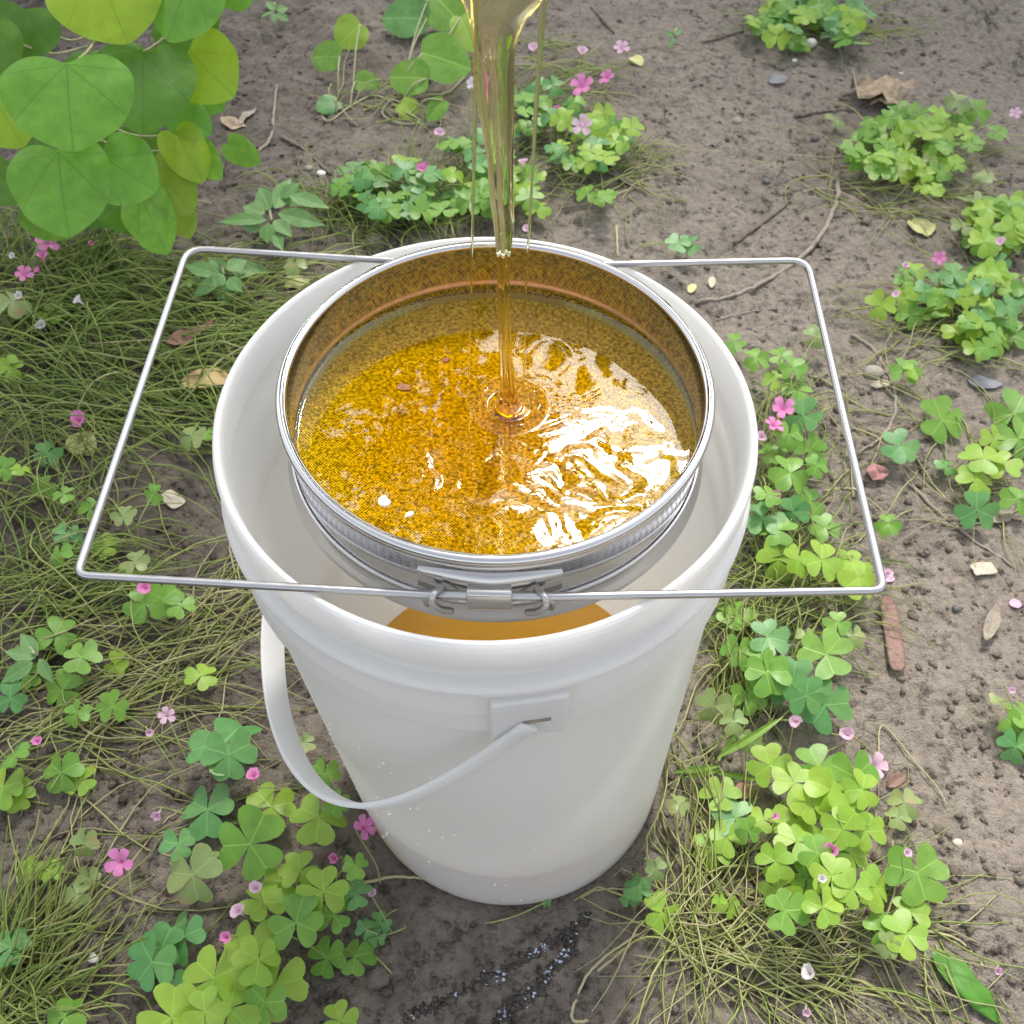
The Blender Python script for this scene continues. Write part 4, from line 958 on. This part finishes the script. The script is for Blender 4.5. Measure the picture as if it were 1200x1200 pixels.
# ------------------------------------------------------------------ litter on the soil
def stick(label, pts, r, m_, nm='twig', cat='twig', group='twigs on the soil', lift=.0):
    P = [gpt(*q, r * .7 + lift) for q in pts]; c = P[0].copy()
    P = catmull([p - c for p in P], 8)
    P = [p + np.array([random.gauss(0, r * .25) for _ in range(3)]) for p in P]
    vs, fs = tube(P, [r * (1.1 - .5 * i / len(P)) for i in range(len(P))], 7)
    return ob(nm, mesh(nm, vs, fs, m_), loc=c, label=label, cat=cat, group=group)
stick('short straight dark twig lying on the trodden soil', [(860, 285), (888, 265), (927, 235)], .0028, 'twig')
stick('long curved grey twig passing under the back right corner of the wire arm', [(982, 205), (980, 235), (965, 270), (940, 300), (905, 325), (860, 346), (815, 354)], .0034, 'twig_grey')
stick('thin brown twig curling around the small rock', [(998, 392), (1022, 408), (1042, 440), (1050, 470), (1042, 500), (1020, 522), (1000, 532)], .0022, 'twig_grey')
stick('straight pale stick pointing away from the trailing clover rosette', [(1060, 562), (1100, 600), (1140, 632), (1187, 664)], .0020, 'twig_grey')
stick('thin straw stem bowed over the soil in front of the bucket', [(692, 1196), (672, 1196), (672, 1180), (690, 1140), (725, 1110), (765, 1085)], .0014, 'straw', 'straw_stem', 'stem', None)
stick('dark twig next to the crumpled dry leaf', [(932, 136), (960, 131), (994, 129)], .0026, 'twig')
stick('fine dark twig near the farthest clover clump', [(823, 50), (850, 42), (872, 36)], .0022, 'twig')
stick('bent twig sloping beside the heart-leaved shrub', [(302, 178), (318, 160), (322, 125), (324, 100)], .0022, 'twig_grey')
stick('two-toned twig leaning across the soil behind the tall weed', [(330, 160), (355, 175), (390, 205)], .0026, 'twig')
stick('thin pale twig standing just behind the bucket rim', [(722, 265), (723, 285), (724, 300)], .0016, 'straw')
stick('curved dark twig at the far right soil', [(1150, 0), (1158, 18), (1170, 34)], .0022, 'twig')
stick('slender creeping root by the right wire arm', [(965, 575), (1000, 573), (1015, 590), (1020, 615), (1005, 635), (975, 645)], .0012, 'straw')
stick('thin root on soil between bucket and twig', [(840, 375), (880, 365), (910, 362)], .0013, 'twig_grey')
stick('pale wandering stem trailing from the lush clover clump', [(1040, 905), (1030, 880), (1035, 850), (1070, 890), (1100, 925), (1110, 945)], .0008, 'straw', 'straw_stem', 'stem', None, .003)
stick('stem trailing past the striped leaf', [(1080, 1090), (1120, 1100), (1150, 1130), (1180, 1180)], .0011, 'straw', 'straw_stem', 'stem', None)
stick('pale stem touching the front of the bucket foot', [(425, 1035), (460, 1028), (500, 1030), (540, 1040)], .0012, 'straw', 'straw_stem', 'stem', None, .004)
stick('thin straw stem lying on bare soil toward the dry stems', [(700, 1138), (735, 1110), (768, 1084)], .0011, 'straw', 'straw_stem', 'stem', None)
stick('dark sliver of bark beside the pink flowers', [(706, 190), (722, 205), (745, 218)], .0042, 'slate', 'bark_sliver', 'bark', None)
stick('narrow dark bark strip on the far soil', [(693, 8), (705, 22), (720, 38)], .0034, 'twig', 'bark_sliver', 'bark', None)

def litter(label, nm, cat, px, py, w, h, m_, rot=0, curl=.15, seed=0, shape=None, lift=.0015, group=None, crumple=.05):
    """a curled thin leaf, pod or scrap with real thickness"""
    p = gpt(px, py, lift); L = psize(w, p) * math.hypot(math.cos(rot), math.sin(rot) / .76); W = psize(h, p) * math.hypot(math.sin(rot), math.cos(rot) / .76); r = random.Random(seed)
    shp = shape or POINTED; vs, fs = heart(seed, .06, curl, shp)
    A = np.array(vs); A[:, 0] -= .5; A[:, 0] *= L; A[:, 1] *= W / (2 * max(q[1] for q in shp)); A[:, 2] *= L * .5
    A[:, 2] += L * crumple * fbm(A[:, 0] / L * 4 + seed, A[:, 1] / L * 4, seed, 3)
    A[:, 2] -= A[:, 2].min()
    c, s_ = math.cos(rot), math.sin(rot); Bxy = A[:, :2] @ np.array([[c, s_], [-s_, c]])
    A[:, 2] += hgt(p[0] + Bxy[:, 0], p[1] + Bxy[:, 1]) - gz(p[0], p[1])
    me = weld(mesh(nm, A, fs, m_)); o = ob(nm, me, loc=p, label=label, cat=cat, group=group); o.rotation_euler.z = rot
    md = o.modifiers.new('thick', 'SOLIDIFY'); md.thickness = .0004; md.offset = 0
    return o
OVAL = [(0, 0), (.02, .10), (.08, .22), (.20, .34), (.36, .42), (.52, .43), (.68, .38), (.82, .28), (.93, .15), (1.0, 0)]
STRIP = [(0, 0), (.0, .03), (.03, .075), (.2, .09), (.4, .092), (.6, .092), (.8, .09), (.92, .06), (.98, .02), (1.0, 0)]
CHIP = [(0, 0), (0, .2), (.02, .34), (.2, .36), (.4, .35), (.6, .37), (.8, .36), (.97, .34), (1, .2), (1.0, 0)]
litter('crumpled curled brown dry leaf on the far trodden soil', 'dry_leaf', 'leaf', 1030, 116, 80, 42, 'dead', .1, .3, 3, crumple=.32)
litter('brown lobe of dry leaf folded under the crumpled leaf', 'dry_leaf', 'leaf', 1040, 124, 54, 30, 'dead', -.5, -.3, 8, crumple=.32)
litter('small pale yellow heart-shaped fallen leaf on bare soil', 'yellow_leaf', 'leaf', 1078, 266, 30, 30, 'yellow', 1.9, .1, 4, OVAL)
litter('ochre and brown fallen leaf touching the left of the bucket', 'fallen_leaf', 'leaf', 243, 447, 62, 24, 'ochre', .12, .2, 5, OVAL, lift=.016)
litter('rust red dead leaf in the long flopped grass', 'dead_leaf', 'leaf', 226, 393, 56, 18, 'rust', .7, .3, 6, lift=.022)
litter('yellow fallen leaf under a pink flower by the long grass', 'fallen_leaf', 'leaf', 96, 521, 36, 28, 'yellow', -.6, .25, 7, OVAL)
litter('flat brown seed pod beyond the front right corner of the wire arm', 'seed_pod', 'seed pod', 1045, 740, 84, 20, 'pod', 1.48, .05, 9, STRIP, crumple=.02)
litter('thin greyish pod lying right of the brown pod', 'seed_pod', 'seed pod', 1161, 730, 56, 15, 'pod_grey', 1.05, .5, 10, POINTED, crumple=.12)
litter('green leaf with dark lengthwise stripes on the soil', 'striped_leaf', 'leaf', 1133, 1155, 88, 30, 'striped', -.86, .2, 11, SLIM)
litter('reddish torn scrap near the right wire arm', 'leaf_scrap', 'scrap', 1027, 556, 30, 18, 'red_scrap', .25, .3, 12, OVAL, crumple=.25)
litter('beige square wood chip on the trodden soil', 'wood_chip', 'chip', 1152, 668, 28, 14, 'chip', .2, .15, 13, CHIP, crumple=.1)
litter('weathered pale chip left of the bucket', 'wood_chip', 'chip', 203, 587, 22, 16, 'chip', -.6, .05, 14, CHIP)
litter('grey slate coloured leaf beside the trailing clover rosette', 'grey_leaf', 'leaf', 1155, 450, 44, 16, 'slate', 0, .1, 15)
litter('bluish grey leaf scrap on the far trodden soil', 'grey_leaf', 'leaf', 912, 93, 22, 14, 'slate', .5, .2, 16, OVAL)
litter('pale brown husk beside the twig at the shrub', 'dry_husk', 'husk', 290, 135, 34, 12, 'pod_grey', 1.3, .3, 17)
litter('pale brown husk lying flat beside the shrub', 'dry_husk', 'husk', 275, 148, 36, 14, 'dead', -.5, .3, 18)
litter('small yellow leaf bit on soil behind the bucket right rim', 'yellow_leaf', 'leaf', 811, 337, 16, 10, 'yellow', 1.2, .2, 19, OVAL)
litter('narrow cream leaf bit beside the yellow leaf bit', 'cream_leaf', 'leaf', 834, 331, 20, 9, 'chip', 1.4, .2, 20, OVAL)
litter('dull green fallen leaf on straw behind the bucket left rim', 'fallen_leaf', 'leaf', 348, 331, 28, 16, 'yellow', .1, .2, 21, CHIP)
litter('pale dead leaf scrap beside the clover rosette', 'dead_leaf', 'leaf', 1172, 605, 40, 20, 'pod_grey', .6, .3, 22)
litter('small grey leaf on bare soil beside the curled root', 'grey_leaf', 'leaf', 925, 765, 26, 22, 'slate', -.3, .2, 23, OVAL)
litter('olive leaf flat on the far soil by the pale flowers', 'fallen_leaf', 'leaf', 746, 71, 18, 14, 'yellow', -.9, .2, 24, OVAL)
litter('brown bean shaped pod behind the broad bladed grass', 'seed_pod', 'seed pod', 873, 928, 26, 18, 'rust', .2, .4, 25, OVAL)
litter('curled white root scrap next to the small rock', 'root_scrap', 'scrap', 1033, 452, 28, 8, 'chip', .2, .4, 26)
litter('magenta petal fallen near the thin greyish pod', 'fallen_petal', 'petal', 1190, 708, 16, 10, 'pale', .3, .3, 27, OVAL)
litter('lavender petal fallen below the wire arm corner', 'fallen_petal', 'petal', 1041, 679, 16, 8, 'pale', .2, .3, 28, OVAL)
litter('rust brown leaf flake on the bare soil below the lush clover', 'leaf_flake', 'leaf', 1050, 915, 26, 12, 'pod', .6, .3, 29, OVAL)
def pebble(label, px, py, w, m_, seed, flat=.6, nm='pebble', cat='pebble'):
    r = psize(w, gpt(px, py)) / 2; p = gpt(px, py, r * flat * .3); rr_ = random.Random(seed)
    v = [tuple(q * r * rr_.uniform(.75, 1.2) * np.array([1, .85, flat])) for q in IV]
    o = ob(nm, mesh(nm, v, [tuple(f) for f in IF.tolist()], m_), loc=p, label=label, cat=cat, group='pebbles on the soil')
    md = o.modifiers.new('sub', 'SUBSURF'); md.levels = 1; md.render_levels = 1; return o
pebble('chalky white pebble in front of the farthest clover', 951, 50, 22, 'stone_white', 1)
pebble('tiny white pebble before the chalky pebble', 931, 71, 9, 'stone_white', 2)
pebble('tiny white stone on the far right soil', 1056, 86, 7, 'stone_white', 3)
pebble('rounded tan rock inside the curled twig', 1024, 436, 36, 'stone', 4, .55)
pebble('dark oval pebble below the spreading clover leaves', 1128, 1081, 16, 'stone_dark', 5)
pebble('dark rough pebble beside the dark oval pebble', 1130, 1062, 18, 'stone_dark', 6)
pebble('dark clod on the soil right of the pod', 1121, 713, 18, 'stone_dark', 7)
pebble('grey pebble under the weed behind the arm', 361, 197, 14, 'stone', 8)
pebble('pale pebble next to the grey pebble', 376, 203, 16, 'stone_white', 9, .45)
pebble('greenish stone in the damp patch of far soil', 864, 142, 16, 'stone', 10)
pebble('black lump in the clover edge of far soil', 955, 162, 16, 'stone_dark', 11)
pebble('white fluffy lump on the soil near the grass tuft', 111, 1122, 24, 'stone_white', 12, .3)
pebble('dark clod lying in the damp patch', 898, 212, 14, 'stone_dark', 13)
pebble('pale stone chip right of the lush clover', 1122, 987, 16, 'chip', 14, .4)

# wet cracks in front of the bucket
M['glint_paint'] = simple('painted_glint', (.50, .56, .68), (.34, .38, .46), .2, 300)  # pale bluish flakes paint sky glints onto the wet streaks
def seep(label, pts, seed):
    P = catmull([gpt(*q) for q in pts], 16); c = P[0].copy(); r = random.Random(seed); D = ([], []); W = ([], [])
    ph = r.uniform(0, 6)
    for i, p in enumerate(P):
        for _ in range(4):
            pale = math.sin(i * .33 + ph) > .25 and r.random() < .28
            vs, fs = W if pale else D
            rad = r.uniform(.0005, .0013) if pale else r.uniform(.0008, .0023); q = p + np.array([r.gauss(0, .0022), r.gauss(0, .0022), 0]); o_ = len(vs)
            q[2] = gz(q[0], q[1]) + (.0006 if pale else .0001)
            sx_, sy_ = r.uniform(.7, 2.0), r.uniform(.7, 1.6)
            for v in IV: vs.append(q - c + v * rad * r.uniform(.6, 1.3) * np.array([sx_, sy_, .2 if pale else .14]))
            fs.extend([tuple(int(a) + o_ for a in f) for f in IF])
    o = ob('wet_streak', mesh('wet_streak', *D, 'wet'), loc=c, label=label, cat='wet streak')
    ob('painted_glint', mesh('painted_glint', *W, 'glint_paint'), o, kind='stuff')
seep('longer shiny wet streak in a soil crack before the bucket', [(475, 1195), (520, 1172), (560, 1152), (600, 1132), (640, 1108), (672, 1088), (688, 1074)], 1)
seep('shorter shiny wet streak beside the longer streak', [(580, 1198), (605, 1178), (628, 1160), (645, 1138), (662, 1120), (672, 1100)], 2)

# ------------------------------------------------------------------ trees beyond the bed, seen mirrored in the honey
M['bark'] = simple('bark', (.10, .08, .06), (.18, .145, .11), .85, 30, bs=.8)
M['tree_leaf'] = leafm('tree_leaf', (.06, .14, .025), (.09, .18, .03), kind='blade', trans=.3)
def tree(label, az, dist, top, low, radius, n, seed):
    r = np.random.default_rng(seed); a = math.radians(az); base = np.array([dist * math.sin(a), dist * math.cos(a)]); g = gz(*base)
    root = ob('leafy_tree', None, loc=(base[0], base[1], g), label=label, cat='tree', group='trees beyond the bed')
    vs = []; fs = []; mid = (top + low) / 2
    tube(catmull([(0, 0, -.1), (.05, .02, low * .6), (-.04, .05, mid), (.02, 0, top * .9)], 6), [.11 - .09 * i / 18 for i in range(19)], 9, vs, fs)
    for k in range(9):
        b = r.uniform(0, 6.28); z0 = low + (top - low) * r.uniform(0, .6); rr_ = radius * r.uniform(.5, .85)
        tube(catmull([(0, 0, z0), (rr_ * .5 * math.cos(b), rr_ * .5 * math.sin(b), z0 + .25), (rr_ * math.cos(b), rr_ * math.sin(b), z0 + .6)], 4), [.045, .04, .036, .03, .026, .02, .016, .012, .008], 6, vs, fs)
    ob('trunk', mesh('trunk', vs, fs, 'bark'), root)
    cl = r.normal(size=(46, 3)); cl /= np.linalg.norm(cl, axis=1, keepdims=True); cl *= r.uniform(.35, 1, (46, 1)) ** .6
    cl *= np.array([radius, radius, (top - low) / 2]); cl[:, 2] += mid
    C = cl[r.integers(0, 46, n)] + r.normal(size=(n, 3)) * radius * .17
    U = r.normal(size=(n, 3)); U[:, 2] *= .5; U /= np.linalg.norm(U, axis=1, keepdims=True)
    W = np.cross(U, r.normal(size=(n, 3))); W /= np.linalg.norm(W, axis=1, keepdims=True); L = r.uniform(.09, .17, (n, 1))
    V = np.stack([C, C + U * L * .5 + W * L * .3, C + U * L, C + U * L * .5 - W * L * .3], 1).reshape(-1, 3)
    ob('crown', big_mesh('crown', V, np.arange(n * 4).reshape(-1, 4), 'tree_leaf'), root, kind='stuff')
tree('tall leafy tree beyond the shrub, mirrored in the honey', -18, 4.6, 11.0, 1.6, 1.65, 15000, 1)
tree('leafy tree straight beyond the bed, lower than the tall tree', 3, 6.0, 5.9, 1.4, 1.5, 8000, 2)
tree('leafy tree beyond the trodden soil', 24, 5.6, 6.4, 1.4, 1.4, 8000, 3)
